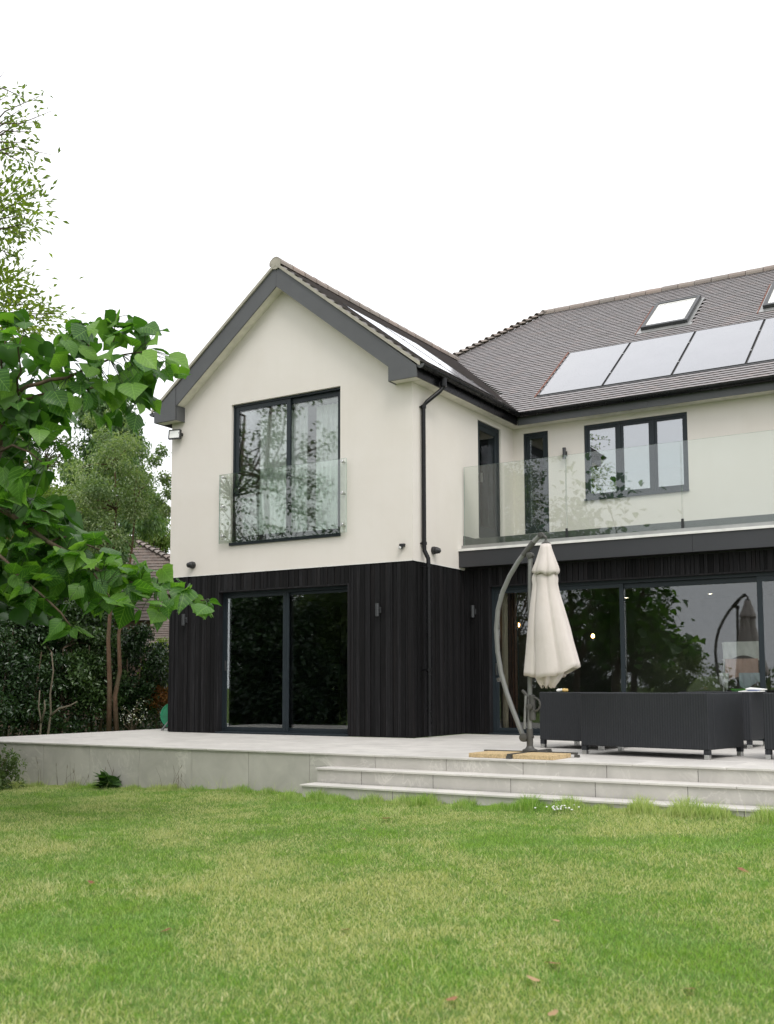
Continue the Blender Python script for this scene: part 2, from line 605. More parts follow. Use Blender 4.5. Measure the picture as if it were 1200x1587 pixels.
M['white_glass'] = plain('glossy_white_glass', (0.80, 0.80, 0.80), 0.06, 0, 0.6, 0.03, coat=0.6)  # one opaque glossy white over the whole roof window pane
M['black'] = plain('black_metal', (0.014, 0.014, 0.015), 0.45)
M['lamp_metal'] = plain('grey_lamp_metal', (0.05, 0.052, 0.055), 0.4, 0.3)
M['lens'] = plain('dark_lens', (0.02, 0.02, 0.022), 0.08, coat=0.5)
M['pale_plastic'] = plain('pale_plastic', (0.5, 0.5, 0.48), 0.4)
M['pole'] = plain('grey_powder_coat', (0.19, 0.19, 0.18), 0.45, 0.2, 0.5, 0.08, 5)
M['pole_dark'] = plain('dark_powder_coat', (0.075, 0.072, 0.066), 0.5, 0.2, 0.5, 0.15, 8)
M['canvas'] = mk_canvas()
M['slab'] = plain('tan_aggregate', (0.52, 0.39, 0.22), 0.95, 0, 0.2, 0.3, 45, 0.9)
M['weave'] = mk_weave()
M['cushion'] = plain('grey_cushion', (0.10, 0.105, 0.095), 0.9, bump=0.2)
M['beige'] = plain('beige_fabric', (0.52, 0.44, 0.33), 0.9, bump=0.2)
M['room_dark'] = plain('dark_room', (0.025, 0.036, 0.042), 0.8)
M['room'] = plain('room_plaster', (0.16, 0.15, 0.14), 0.8)
M['room_pale'] = plain('pale_room_plaster', (0.5, 0.5, 0.47), 0.8)
M['floor'] = plain('room_floor', (0.10, 0.09, 0.08), 0.4)
M['sheer'] = plain('sheer_curtain', (0.88, 0.90, 0.87), 0.9)
M['brown_cloth'] = plain('brown_curtain', (0.16, 0.085, 0.055), 0.85)
M['brown_brick'] = plain('brown_brick', (0.13, 0.085, 0.065), 0.9, var=0.3, scale=10, bump=0.4)
M['brick'] = plain('red_brick', (0.32, 0.13, 0.08), 0.9, var=0.3, scale=12, bump=0.4)
M['white_paint'] = plain('white_paint', (0.75, 0.74, 0.70), 0.6)
M['green_plastic'] = plain('green_plastic', (0.02, 0.24, 0.12), 0.35)
M['grey_plastic'] = plain('grey_plastic', (0.25, 0.26, 0.26), 0.4)
M['white_cloth'] = plain('white_cloth', (0.75, 0.74, 0.70), 0.9, bump=0.2)
M['pink_cloth'] = plain('pink_cloth', (0.62, 0.40, 0.33), 0.9, bump=0.2)
M['blue_cloth'] = plain('pale_blue_cloth', (0.48, 0.55, 0.60), 0.9, bump=0.2)
M['blue_paper'] = plain('blue_print', (0.03, 0.06, 0.20), 0.6)
M['paper'] = plain('white_paper', (0.74, 0.74, 0.72), 0.7)
M['yellow'] = plain('yellow_wrapper', (0.62, 0.42, 0.14), 0.5)
M['olive_cloth'] = plain('olive_fabric', (0.17, 0.19, 0.11), 0.9)
M['lime'] = plain('lime_plastic', (0.10, 0.42, 0.05), 0.4)
M['bulb'] = mk_emit('warm_bulb', (1.0, 0.55, 0.18), 14.0)
M['spot_lamp'] = mk_emit('warm_downlight', (1.0, 0.85, 0.62), 9.0)
M['leaf_big'] = mk_leaf('broad_leaf', [(0.038, 0.105, 0.020), (0.062, 0.155, 0.030), (0.11, 0.23, 0.042), (0.20, 0.35, 0.068)], 0.46, 0.40, None, 0.4, True)
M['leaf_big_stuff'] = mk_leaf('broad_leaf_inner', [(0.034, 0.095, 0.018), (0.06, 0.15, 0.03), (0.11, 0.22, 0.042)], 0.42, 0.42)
M['leaf_tall'] = mk_leaf('orchard_leaf', [(0.09, 0.13, 0.04), (0.15, 0.20, 0.045), (0.23, 0.29, 0.055)], 0.42, 0.5)
M['leaf_fine'] = mk_leaf('small_olive_leaf', [(0.095, 0.15, 0.065), (0.165, 0.23, 0.11), (0.25, 0.31, 0.17), (0.40, 0.43, 0.31)], 0.38, 0.5)
M['leaf_conifer'] = mk_leaf('conifer_spray', [(0.055, 0.115, 0.042), (0.10, 0.175, 0.065), (0.18, 0.26, 0.10)], 0.3, 0.6)
M['leaf_yellow'] = mk_leaf('yellow_green_leaf', [(0.09, 0.15, 0.035), (0.15, 0.215, 0.05), (0.22, 0.28, 0.075)], 0.4, 0.5)
M['leaf_laurel'] = mk_leaf('glossy_laurel_leaf', [(0.014, 0.034, 0.012), (0.022, 0.052, 0.017), (0.036, 0.075, 0.024), (0.06, 0.10, 0.04)], 0.15, 0.28, spec=0.6)
M['leaf_laurel_light'] = mk_leaf('lighter_laurel_leaf', [(0.024, 0.055, 0.016), (0.045, 0.092, 0.026), (0.075, 0.13, 0.042), (0.12, 0.18, 0.075)], 0.22, 0.3, spec=0.6)
M['leaf_garden'] = mk_leaf('garden_leaf', [(0.05, 0.085, 0.03), (0.085, 0.13, 0.042), (0.13, 0.175, 0.06)], 0.3, 0.5)
M['leaf_russet'] = mk_leaf('russet_leaf', [(0.16, 0.055, 0.02), (0.24, 0.10, 0.03), (0.12, 0.11, 0.03)], 0.3, 0.6)
M['petal'] = mk_leaf('white_petal', [(0.7, 0.7, 0.66), (0.8, 0.8, 0.77)], 0.2, 0.7)
M['dead_leaf'] = mk_leaf('dead_leaf', [(0.22, 0.09, 0.045), (0.33, 0.16, 0.08), (0.42, 0.27, 0.15)], 0.15, 0.7, None)
M['bark'] = mk_bark('brown_bark', (0.055, 0.04, 0.028), (0.13, 0.095, 0.065))
M['bark_red'] = mk_bark('red_brown_bark', (0.085, 0.05, 0.03), (0.17, 0.105, 0.07))
M['bark_pale'] = mk_bark('pale_bark', (0.10, 0.085, 0.06), (0.22, 0.185, 0.135))
M['grass'] = mk_grass('mown_grass')
M['grass_long'] = mk_grass('long_grass', 0.55)
M['ground'] = mk_ground()


# ---------------------------------------------------------------- ground
def ground_z(x, y):
    x, y = np.asarray(x, float), np.asarray(y, float)
    z = -0.505 + 0.024 * np.clip(x, -7, 4.5) - 0.020 * np.clip(-4.0 - y, 0, 9)
    z = z + 0.012 * np.sin(x * 1.7 + y * 0.9) * np.sin(y * 1.3 - x * 0.6)
    far = np.clip((np.hypot(x - 2, y + 6) - 14) / 10, 0, 1)
    return z * (1 - far) + (-0.62) * far


def axis_steps(lo, hi, step, out):
    a = list(np.arange(lo, hi + 1e-6, step))
    e, pre, post = step, [], []
    p = lo
    while p > -out:
        e *= 1.5
        p -= e
        pre.append(p)
    p, e = hi, step
    while p < out:
        e *= 1.5
        p += e
        post.append(p)
    return np.array(pre[::-1] + a + post)


gx, gy = axis_steps(-10, 12, 0.4, 600), axis_steps(-18, 4, 0.4, 600)
GX, GY = np.meshgrid(gx, gy)
GZ = ground_z(GX, GY)
me = bpy.data.meshes.new('ground')
nx, ny = len(gx), len(gy)
me.from_pydata(np.stack([GX, GY, GZ], -1).reshape(-1, 3).tolist(), [],
               [(j * nx + i, j * nx + i + 1, (j + 1) * nx + i + 1, (j + 1) * nx + i) for j in range(ny - 1) for i in range(nx - 1)])
me.materials.append(M['ground'])
me.polygons.foreach_set('use_smooth', [True] * len(me.polygons))
tag(put('ground', me), kind='structure')

# ---------------------------------------------------------------- terrace and steps
TF, TL, TR = -3.594, -6.0, 9.5
tm = MB()
tm.box(TL + 0.02, TF + 0.022, -0.95, -4.97, 2.2, -0.022)
tm.box(-4.97, TF + 0.022, -0.95, TR, -0.01, -0.022)
tm.box(0.002, -0.01, -0.95, TR, 1.68, -0.022)
tm.box(0.96, -3.868, -0.95, TR, TF + 0.021, -0.172)
tm.box(0.96, -4.168, -0.95, TR, -3.869, -0.337)
terrace = tag(tm.build('terrace', M['mortar']), kind='structure')
slab_cache = {}


def slab(name, x0, y0, z0, x1, y1, z1, mat):
    key = (round(x1 - x0, 3), round(y1 - y0, 3), round(z1 - z0, 3), mat.name)
    if key not in slab_cache:
        b = MB()
        hx, hy, hz = (x1 - x0) / 2, (y1 - y0) / 2, (z1 - z0) / 2
        c = 0.0025                                              # arrised top edges
        P = []
        for z, i in ((-hz, 0), (hz - c, 0), (hz, c)):
            P += [(-hx + i, -hy + i, z), (hx - i, -hy + i, z), (hx - i, hy - i, z), (-hx + i, hy - i, z)]
        b.add(P, [(0, 3, 2, 1), (8, 9, 10, 11)] + [(k + a, k + (a + 1) % 4, k + 4 + (a + 1) % 4, k + 4 + a) for k in (0, 4) for a in range(4)])
        slab_cache[key] = b.mesh(name, mat)
    return put(name, slab_cache[key], terrace, ((x0 + x1) / 2, (y0 + y1) / 2, (z0 + z1) / 2))


PW = 0.918
G = 0.003
xs = [1.84 + PW * k for k in range(-9, 10)]
for a, b in zip(xs[:-1], xs[1:]):
    for r in range(7):
        y0 = TF - 0.022 if r == 0 else TF + PW * r - 0.03
        y1 = TF + PW * (r + 1) - 0.03
        cuts = [max(a, TL)] + [c for c in (-4.957, -0.001) if a < c < b] + [min(b, TR)]
        for c0, c1 in zip(cuts[:-1], cuts[1:]):
            if c1 - c0 < 0.02: continue
            mid = (c0 + c1) / 2
            ymax = 2.1 if mid < -4.957 else (-0.002 if mid < 0 else 1.68)
            yy = min(y1, ymax)
            if yy - y0 < 0.02: continue
            slab('paving_slab', c0 + G, y0 + G, -0.020, c1 - G, yy - G, 0.0 + random.uniform(-0.0008, 0.0008), M['paving'])
j = [0.649 + PW * k for k in range(-8, 11)]
for a, b in zip(j[:-1], j[1:]):
    a = max(a, TL)
    if b - a < 0.05 or a > TR: continue
    low = -0.86 if b < 0.7 else -0.155
    slab('riser_tile', a + G, TF, low, b - G, TF + 0.018, -0.0215, M['stone'])
slab('riser_tile', 0.649 + G, TF, -0.86, 0.938, TF + 0.018, -0.157, M['stone'])
for lev, (yt, zt, low) in enumerate(((-3.89, -0.150, -0.32), (-4.19, -0.315, -0.86))):
    e = [0.955] + [x for x in (1.558 + 0.914 * k - 0.33 * lev for k in range(0, 10)) if x > 1.1]
    for a, b in zip(e[:-1], e[1:]):
        slab('riser_tile', a + G, yt + 0.02, low, b - G, yt + 0.036, zt - 0.0215, M['stone'])
    slab('riser_tile', 0.955, yt + 0.039, low, 0.97, yt + 0.32, zt - 0.0215, M['stone'])
    e = [0.935] + [x for x in (1.10 + 0.914 * k + 0.21 * lev for k in range(0, 10)) if x > 1.1]
    for a, b in zip(e[:-1], e[1:]):
        slab('step_tread', a + G, yt, zt - 0.020, b - G, yt + 0.297, zt, M['paving'])

# ---------------------------------------------------------------- house
house = tag(empty('house', (-2.47, 3.7, 0)), 'two storey cream rendered house with black timber ground floor and tiled gable roof', 'house')
HROOT = empty('tmp')                                            # parts are built in world metres, then parented


def hp(o):
    """Make a freshly built world-space object a part of the house."""
    o.parent = house
    o.matrix_parent_inverse = Matrix.Translation(-Vector(house.location))
    return o


bpy.data.objects.remove(HROOT)
W, DU, DL = 4.9554, 3.695, 1.695
XR = 9.0
XA, ZA, SW = -W / 2, 7.86, 0.78                                 # wing ridge line and slope
YE, ZE, SM, YRG = 3.33, 5.70, 0.765, 7.84                        # main eave, slope and ridge
ZRG = ZE + SM * (YRG - YE)


def wing_z(x): return ZA - SW * abs(x - XA)


def cols(b, f, items):
    for u0, u1, spans in items:
        for a0, a1, t0, t1 in spans:
            b.quad(f(u0, a0), f(u1, a1), f(u1, t1), f(u0, t0))


def reveal(b, f, u0, z0, u1, z1, d):
    for (a, c), (e, g) in (((u0, z0), (u0, z1)), ((u0, z1), (u1, z1)), ((u1, z1), (u1, z0)), ((u1, z0), (u0, z0))):
        b.quad(f(a, c), f(e, g), f(e, g, d), f(a, c, d))


fF = lambda u, z, d=0.0: (u, d, z)
fM = lambda u, z, d=0.0: (u, DU + d, z)
fS = lambda u, z, d=0.0: (-d, u, z)
rl = lambda x: wing_z(x) - 0.12
ux0, ux1, uz0, uz1 = -3.591, -1.339, 3.206, 5.610
b = MB()
Z1 = 2.70
cols(b, fF, [(-W, ux0, [(Z1, Z1, rl(-W), rl(ux0))]), (ux0, XA, [(Z1, Z1, uz0, uz0), (uz1, uz1, rl(ux0), rl(XA))]),
             (XA, ux1, [(Z1, Z1, uz0, uz0), (uz1, uz1, rl(XA), rl(ux1))]), (ux1, 0, [(Z1, Z1, rl(ux1), rl(0))])])
reveal(b, fF, ux0, uz0, ux1, uz1, 0.16)
b.quad((-W, 0, Z1), (0, 0, Z1), (0, 0.04, Z1), (-W, 0.04, Z1))
dy0, dy1, dz0, dz1 = 2.249, 3.160, 3.30, 5.360
cols(b, fS, [(0, dy0, [(Z1, Z1, 5.62, 5.62)]), (dy0, dy1, [(Z1, Z1, dz0, dz0), (dz1, dz1, 5.62, 5.62)]), (dy1, DU, [(Z1, Z1, 5.62, 5.62)])])
reveal(b, fS, dy0, dz0, dy1, dz1, 0.16)
b.quad((0, 0, Z1), (0, DL, Z1), (-0.04, DL, Z1), (-0.04, 0, Z1))
b.quad((-W, 9, 0), (-W, 0.03, 0), (-W, 0.03, 5.75), (-W, 9, 5.75))
hp(b.build('gable_wall', M['render']))
b = MB()
nx0, nx1, nz0, nz1 = 0.203, 0.686, 3.519, 5.370
tx0, tx1, tz0, tz1 = 1.370, 3.203, 4.049, 5.3725
cols(b, fM, [(0, nx0, [(2.6, 2.6, 5.62, 5.62)]), (nx0, nx1, [(2.6, 2.6, nz0, nz0), (nz1, nz1, 5.62, 5.62)]), (nx1, tx0, [(2.6, 2.6, 5.62, 5.62)]),
             (tx0, tx1, [(2.6, 2.6, tz0, tz0), (tz1, tz1, 5.62, 5.62)]), (tx1, XR, [(2.6, 2.6, 5.62, 5.62)])])
reveal(b, fM, nx0, nz0, nx1, nz1, 0.14)
reveal(b, fM, tx0, tz0, tx1, tz1, 0.14)
b.quad((XR, DU, 0), (XR, 12.0, 0), (XR, 12.0, 5.65), (XR, DU, 5.65))
b.quad((-W, 12.0, 0), (XR, 12.0, 0), (XR, 12.0, 5.65), (-W, 12.0, 5.65))
b.quad((-W, 9, 0), (-W, 12, 0), (-W, 12, 5.65), (-W, 9, 5.65))
hp(b.build('rear_wall', M['render']))
b = MB()
b.box(-W + 0.005, 0.0305, 2.688, 0.004, -0.006, 2.6995)
b.box(-0.006, -0.006, 2.688, 0.006, DL, 2.6995)
hp(b.build('drip_bead', M['trim']))

# charred timber boards, one by one
bx = MB().box(-0.5, -0.5, -0.5, 0.5, 0.5, 0.5)
board_me = bx.mesh('cladding_board', M['clad'])


def board(x0, y0, z0, x1, y1, z1):
    o = put('cladding_board', board_me, None, ((x0 + x1) / 2, (y0 + y1) / 2, (z0 + z1) / 2))
    o.scale = (x1 - x0, y1 - y0, z1 - z0)
    return hp(o)


def run(u0, u1, wide, seed):
    r = random.Random(seed)
    out, u = [], u0
    while u < u1 - 0.02:
        w = r.choice(wide)
        e = min(u + w, u1)
        if u1 - e < 0.04: e = u1
        out.append((u + 0.0035, e - 0.0035, r.choice((0.0, 0.002, 0.007, 0.013))))
        u = e
    return out


WD = [0.042, 0.058, 0.07, 0.082, 0.095]
lx0, lx1, lz1 = -3.855, -1.179, 2.401
for a, c, d in run(-W, lx0, WD, 1) + run(lx1, -0.10, WD, 2): board(a, d, 0.012, c, 0.030, 2.686)
board(-0.098, 0.001, 0.012, -0.001, 0.030, 2.686)
for a, c, d in run(lx0, lx1, WD, 3): board(a, d, lz1, c, 0.030, 2.686)
for a, c, d in run(0.031, DL - 0.01, [0.045, 0.06, 0.075, 0.085], 4): board(-0.030, a, 0.012, -d, c, 2.686)
px0, px1, pz1 = 0.433, 6.9, 2.413
for a, c, d in run(0.002, px0, WD, 5) + run(px1, XR, WD, 6): board(a, DL + d, 0.012, c, DL + 0.030, 2.70)
for a, c, d in run(px0, px1, WD, 7): board(a, DL + d, pz1, c, DL + 0.030, 2.70)
b = MB()
b.box(-W, 0.031, 0.0, lx0 - 0.001, 0.26, 2.68)
b.box(lx1 + 0.001, 0.031, 0.0, -0.031, 0.26, 2.68)
b.box(lx0 - 0.001, 0.031, lz1 + 0.004, lx1 + 0.001, 0.26, 2.68)
b.box(-0.26, 0.261, 0.0, -0.031, DL + 0.2, 2.68)
b.box(-0.031, DL + 0.031, 0.0, px0 - 0.001, DL + 0.3, 2.78)
b.box(px0 - 0.001, DL + 0.031, pz1 + 0.004, px1 + 0.001, DL + 0.3, 2.78)
b.box(px1 + 0.001, DL + 0.031, 0, XR, DL + 0.3, 2.78)
hp(b.build('cladding_backing', M['black']))
b = MB()
for x0, x1 in ((lx0 - 0.0005, lx0 + 0.02), (lx1 - 0.02, lx1 + 0.0005)): b.box(x0, 0.004, 0.0, x1, 0.17, lz1 - 0.002)
b.box(lx0 + 0.021, 0.004, lz1 - 0.02, lx1 - 0.021, 0.17, lz1 + 0.003)
b.box(px0 - 0.0005, DL + 0.004, 0.0, px0 + 0.02, DL + 0.13, pz1 - 0.002)
b.box(px0 + 0.021, DL + 0.004, pz1 - 0.02, px1, DL + 0.13, pz1 + 0.003)
hp(b.build('opening_lining', M['clad']))

# ---------------------------------------------------------------- rooms behind the glass
b = MB()


def room(b, x0, y0, z0, x1, y1, z1, mw, mf, mc):
    A = [(x0, y0), (x1, y0), (x1, y1), (x0, y1)]
    for i in (1, 2, 3):
        (a, c), (d, e) = A[i], A[(i + 1) % 4]
        b.quad((a, c, z0), (d, e, z0), (d, e, z1), (a, c, z1), mw)
    b.quad(*[(x, y, z0) for x, y in A], mf)
    b.quad(*[(x, y, z1) for x, y in A], mc)


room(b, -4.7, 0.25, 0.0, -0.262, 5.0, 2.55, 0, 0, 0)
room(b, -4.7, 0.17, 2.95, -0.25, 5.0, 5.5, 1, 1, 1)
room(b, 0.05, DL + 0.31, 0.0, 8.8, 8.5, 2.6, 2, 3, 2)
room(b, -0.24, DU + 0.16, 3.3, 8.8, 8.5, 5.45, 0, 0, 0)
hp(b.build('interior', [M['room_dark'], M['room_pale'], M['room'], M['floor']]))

# ---------------------------------------------------------------- windows and doors
RZ = Matrix.Rotation(PI / 2, 4, 'Z')
IDF, IDM, IDL = Matrix.Identity(4), Matrix.Translation((0, DU, 0)), Matrix.Translation((0, DL, 0))
INV = Matrix.Translation(-Vector(house.location))


def part(b, name, mat, parent, Mx, bevel=0.0):
    """Build a part in the wall's own axes (u, depth, z) and stand it in its wall."""
    o = b.build(name, mat, None, bevel=bevel)
    if parent is None:
        o.parent = house
        o.matrix_local = INV @ Mx
    else:
        o.parent = parent
    return o


def ring(b, u0, z0, u1, z1, w, d0, d1, wb=None):
    wb = w if wb is None else wb
    b.box(u0, d0, z0, u0 + w, d1, z1)
    b.box(u1 - w, d0, z0, u1, d1, z1)
    b.box(u0 + w, d0, z1 - w, u1 - w, d1, z1)
    b.box(u0 + w, d0, z0, u1 - w, d1, z0 + wb)


def pane(parent, u0, z0, u1, z1, d, mat='glass', th=0.024):
    return part(MB().box(u0, d, z0, u1, d + th, z1), 'pane', M[mat], parent, None)


# upper sliding window in the gable
b = MB()
ring(b, ux0 + 0.002, uz0 + 0.002, ux1 - 0.002, uz1 - 0.002, 0.035, 0.05, 0.155, 0.05)
w = part(b, 'window', M['frame'], None, IDF)
b = MB()
ring(b, ux0 + 0.040, uz0 + 0.055, -2.385, uz1 - 0.040, 0.075, 0.065, 0.105, 0.06)
part(b, 'sash', M['frame'], w, None, 0.004)
b = MB()
ring(b, -2.50, uz0 + 0.055, ux1 - 0.037, uz1 - 0.040, 0.085, 0.110, 0.150, 0.05)
part(b, 'sash', M['frame'], w, None, 0.004)
part(MB().box(ux0 - 0.01, -0.03, uz0 - 0.045, ux1 + 0.01, 0.05, uz0 + 0.004), 'sill', M['frame'], w, None, 0.003)
pane(w, ux0 + 0.112, uz0 + 0.112, -2.457, uz1 - 0.112, 0.072)
pane(w, -2.418, uz0 + 0.102, ux1 - 0.119, uz1 - 0.122, 0.118)

# lower sliding door
b = MB()
ring(b, lx0 + 0.021, 0.002, lx1 - 0.021, lz1 - 0.021, 0.045, 0.12, 0.22, 0.05)
b.box(lx0 + 0.0, -0.03, 0.001, lx1, 0.119, 0.028)
w = part(b, 'sliding_door', M['frame'], None, IDF)
b = MB()
ring(b, lx0 + 0.068, 0.054, -2.45, lz1 - 0.068, 0.05, 0.13, 0.165)
b.box(-2.56, 0.126, 0.054, -2.501, 0.165, lz1 - 0.068)
part(b, 'sash', M['frame'], w, None, 0.003)
b = MB()
ring(b, -2.55, 0.054, lx1 - 0.066, lz1 - 0.068, 0.05, 0.175, 0.212)
part(b, 'sash', M['frame'], w, None, 0.003)
part(MB().box(lx0 + 0.085, 0.10, 1.05, lx0 + 0.105, 0.129, 1.22), 'handle', M['lamp_metal'], w, None)
pane(w, lx0 + 0.119, 0.105, -2.562, lz1 - 0.119, 0.136)
pane(w, -2.499, 0.105, lx1 - 0.117, lz1 - 0.119, 0.182)

# wide patio doors
b = MB()
ring(b, px0 + 0.021, 0.002, px1 - 0.021, pz1 - 0.021, 0.05, 0.09, 0.20, 0.045)
b.box(px0, -0.03, 0.001, px1, 0.089, 0.026)
w = part(b, 'patio_door', M['frame'], None, IDL)
ml = [px0 + 0.072, 2.634, 4.70, px1 - 0.072]
for k in range(3):
    a, c = ml[k] - (0.04 if k else 0), ml[k + 1] + (0.04 if k < 2 else 0)
    d = 0.10 + 0.042 * (k % 2)
    b = MB()
    ring(b, a, 0.049, c, pz1 - 0.073, 0.078 if k else 0.06, d, d + 0.038, 0.06)
    s = part(b, 'sash', M['frame'], w, None, 0.003)
    q = 0.078 if k else 0.06
    part(MB().box(a + q + 0.001, d + 0.008, 0.11, c - q - 0.001, d + 0.032, pz1 - 0.074 - q), 'pane', M['glass'], w, None)
part(MB().box(px0 + 0.088, 0.07, 0.95, px0 + 0.106, 0.099, 1.15), 'handle', M['steel'], w, None)

# three light casement
b = MB()
ring(b, tx0 + 0.002, tz0 + 0.002, tx1 - 0.002, tz1 - 0.002, 0.045, 0.02, 0.10)
w = part(b, 'casement_window', M['frame'], None, IDM)
tm_ = [tx0 + 0.047, 2.005, 2.60, tx1 - 0.047]
for k in range(3):
    a, c = tm_[k] + (0.028 if k else 0), tm_[k + 1] - (0.028 if k < 2 else 0)
    if k: part(MB().box(tm_[k] - 0.027, 0.022, tz0 + 0.048, tm_[k] + 0.027, 0.095, tz1 - 0.048), 'mullion', M['frame'], w, None)
    b = MB()
    ring(b, a, tz0 + 0.049, c, tz1 - 0.049, 0.045, 0.03, 0.085)
    part(b, 'sash', M['frame'], w, None, 0.004)
    pane(w, a + 0.046, tz0 + 0.096, c - 0.046, tz1 - 0.096, 0.045, 'coat_glass')
part(MB().box(tx0 - 0.005, -0.035, tz0 - 0.03, tx1 + 0.005, 0.02, tz0 + 0.001), 'sill', M['frame'], w, None, 0.003)
part(MB().box(2.72, 0.018, tz1 - 0.034, 3.02, 0.0195, tz1 - 0.022), 'trickle_vent', M['black'], w, None)

# tall narrow window
b = MB()
ring(b, nx0 + 0.002, nz0 + 0.002, nx1 - 0.002, nz1 - 0.002, 0.05, 0.02, 0.10)
w = part(b, 'narrow_window', M['frame'], None, IDM)
b = MB()
ring(b, nx0 + 0.053, nz0 + 0.053, nx1 - 0.053, nz1 - 0.053, 0.06, 0.03, 0.085, 0.10)
part(b, 'sash', M['frame'], w, None, 0.004)
pane(w, nx0 + 0.114, nz0 + 0.154, nx1 - 0.114, nz1 - 0.114, 0.045)

# balcony door in the side of the gable wing
MS = RZ
b = MB()
ring(b, dy0 + 0.002, dz0 + 0.002, dy1 - 0.002, dz1 - 0.002, 0.06, 0.03, 0.12)
w = part(b, 'balcony_door', M['frame'], None, MS)
b = MB()
ring(b, dy0 + 0.063, dz0 + 0.063, dy1 - 0.063, dz1 - 0.063, 0.085, 0.04, 0.105, 0.16)
s = part(b, 'sash', M['frame'], w, None, 0.004)
pane(w, dy0 + 0.149, dz0 + 0.225, dy1 - 0.149, dz1 - 0.149, 0.06)
part(MB().box(dy0 + 0.095, -0.02, 4.28, dy0 + 0.12, 0.039, 4.44), 'handle', M['steel'], w, None)

# ---------------------------------------------------------------- roof
def deck(b, pts, m=0):
    b.add(pts, [tuple(range(len(pts)))], m)


b = MB()
dk = 0.045
hipx = -1.05
for sgn in (1, -1):
    xe = XA + sgn * (-XA + 0.27)
    b.quad((XA, -0.235, ZA - dk), (xe, -0.235, wing_z(xe) - dk), (xe, 6.2, wing_z(xe) - dk), (XA, 6.2, ZA - dk))
he = 4.6
b.quad((hipx - (YRG - YE), YE - 0.02, ZE - dk), (XR + 0.3, YE - 0.02, ZE - dk), (XR + 0.3, YRG, ZRG - dk), (hipx, YRG, ZRG - dk))
b.quad((XR + 0.3, 2 * YRG - YE, ZE - dk), (hipx - (YRG - YE), 2 * YRG - YE, ZE - dk), (hipx, YRG, ZRG - dk), (XR + 0.3, YRG, ZRG - dk))
b.add([(hipx - (YRG - YE), 2 * YRG - YE, ZE - dk), (hipx - (YRG - YE), YE, ZE - dk), (hipx, YRG, ZRG - dk)], [(0, 1, 2)])
roof = hp(b.build('roof', M['mortar']))

TILE_W, GAUGE = 0.168, 0.100


def tile_verts():
    w, l = TILE_W / 2 - 0.0008, GAUGE + 0.055
    hb, ht = 0.032, 0.010
    v = []
    for s, h in ((0.0, hb), (l, ht)):
        k = s + (0.022 if s == 0.0 else 0.0)                     # undercut nose throws the dark course line
        v += [(-w, k, h - 0.020), (w, k, h - 0.020), (w, s, h - 0.001), (0, s, h + 0.001), (-w, s, h - 0.001)]
    f = [(0, 1, 2, 3, 4), (2, 1, 6, 7), (3, 2, 7, 8), (4, 3, 8, 9), (0, 4, 9, 5)]
    return np.array(v, float), f


TV, TFC = tile_verts()


def tile_slope(name, P0, ux, uy, L, H, keep, singles=0, gauge=GAUGE, width=TILE_W, mat='tile', parent=None, start=0.0):
    """Lay courses of plain tiles up a slope; the nearest ones to the viewer's side stay single objects."""
    P0, ux, uy = Vector(P0), Vector(ux).normalized(), Vector(uy).normalized()
    un = ux.cross(uy)
    mats = []
    for jj in range(int(H / gauge)):
        for i in range(int(L / width) + 1):
            u = (i + (0.5 if jj % 2 else 0.0)) * width
            s = start + jj * gauge
            c = P0 + ux * u + uy * (s + gauge * 0.5)
            if not keep(c): continue
            a = random.gauss(0, 0.0018)
            x = ux * math.cos(a) + uy * math.sin(a)
            y = uy * math.cos(a) - ux * math.sin(a)
            o = P0 + ux * u + uy * (s + random.gauss(0, 0.0006)) + un * random.gauss(0, 0.0006)
            mats.append((o, x * (width / TILE_W), y * (gauge / GAUGE) ** 0.8, un))
    mats.sort(key=lambda q: (q[0] - CAM_C).length)
    if singles:
        me = bpy.data.meshes.new('roof_tile')
        me.from_pydata(TV.tolist(), [], TFC)
        me.materials.append(M[mat])
        for o, x, y, n in mats[:singles]:
            Mx = Matrix(((x[0], y[0], n[0], o[0]), (x[1], y[1], n[1], o[1]), (x[2], y[2], n[2], o[2]), (0, 0, 0, 1)))
            put_m('roof_tile', me, parent, Mx)
    rest = mats[singles:]
    vs, fs = [], []
    for k, (o, x, y, n) in enumerate(rest):
        A = np.array([x, y, n], float)
        vs.append(TV @ A + np.array(o))
        fs += [tuple(q + 10 * k for q in f) for f in TFC]
    me = bpy.data.meshes.new(name)
    me.from_pydata(np.concatenate(vs).tolist(), [], fs)
    me.materials.append(M[mat])
    o = put(name, me, parent)
    return tag(o, kind='stuff')


cm, cw = 1 / math.hypot(1, SM), 1 / math.hypot(1, SW)
PVX0, PVY0, PVY1 = 0.442, 3.84, 5.46
WPY0, WPY1, WPX0, WPX1 = 0.40, 2.86, -1.57, 0.06
SKY = [(1.74, 2.65), (4.04, 4.95)]
SKY_Y0, SKY_Y1 = 5.90, 6.97


def keep_main(c):
    if c.x < XA - 0.02 and c.y < 6.2: return False
    if c.x < hipx - (YRG - c.y) + 0.05 or c.y > YRG - 0.03: return False
    if c.y < 6.2 and c.z < wing_z(c.x) - 0.03 and c.x < 0.3: return False
    if c.x > PVX0 - 0.02 and PVY0 - 0.03 < c.y < PVY1 + 0.02: return False
    return not any(a - 0.06 < c.x < e + 0.06 and SKY_Y0 - 0.10 < c.y < SKY_Y1 + 0.05 for a, e in SKY)


def keep_wing_right(c):
    zm = ZE + SM * (c.y - YE)
    if c.y > YE and c.z < zm - 0.02: return False
    if c.y > 6.2: return False
    return not (WPY0 - 0.02 < c.y < WPY1 + 0.02 and WPX0 - 0.02 < c.x < WPX1 + 0.02)


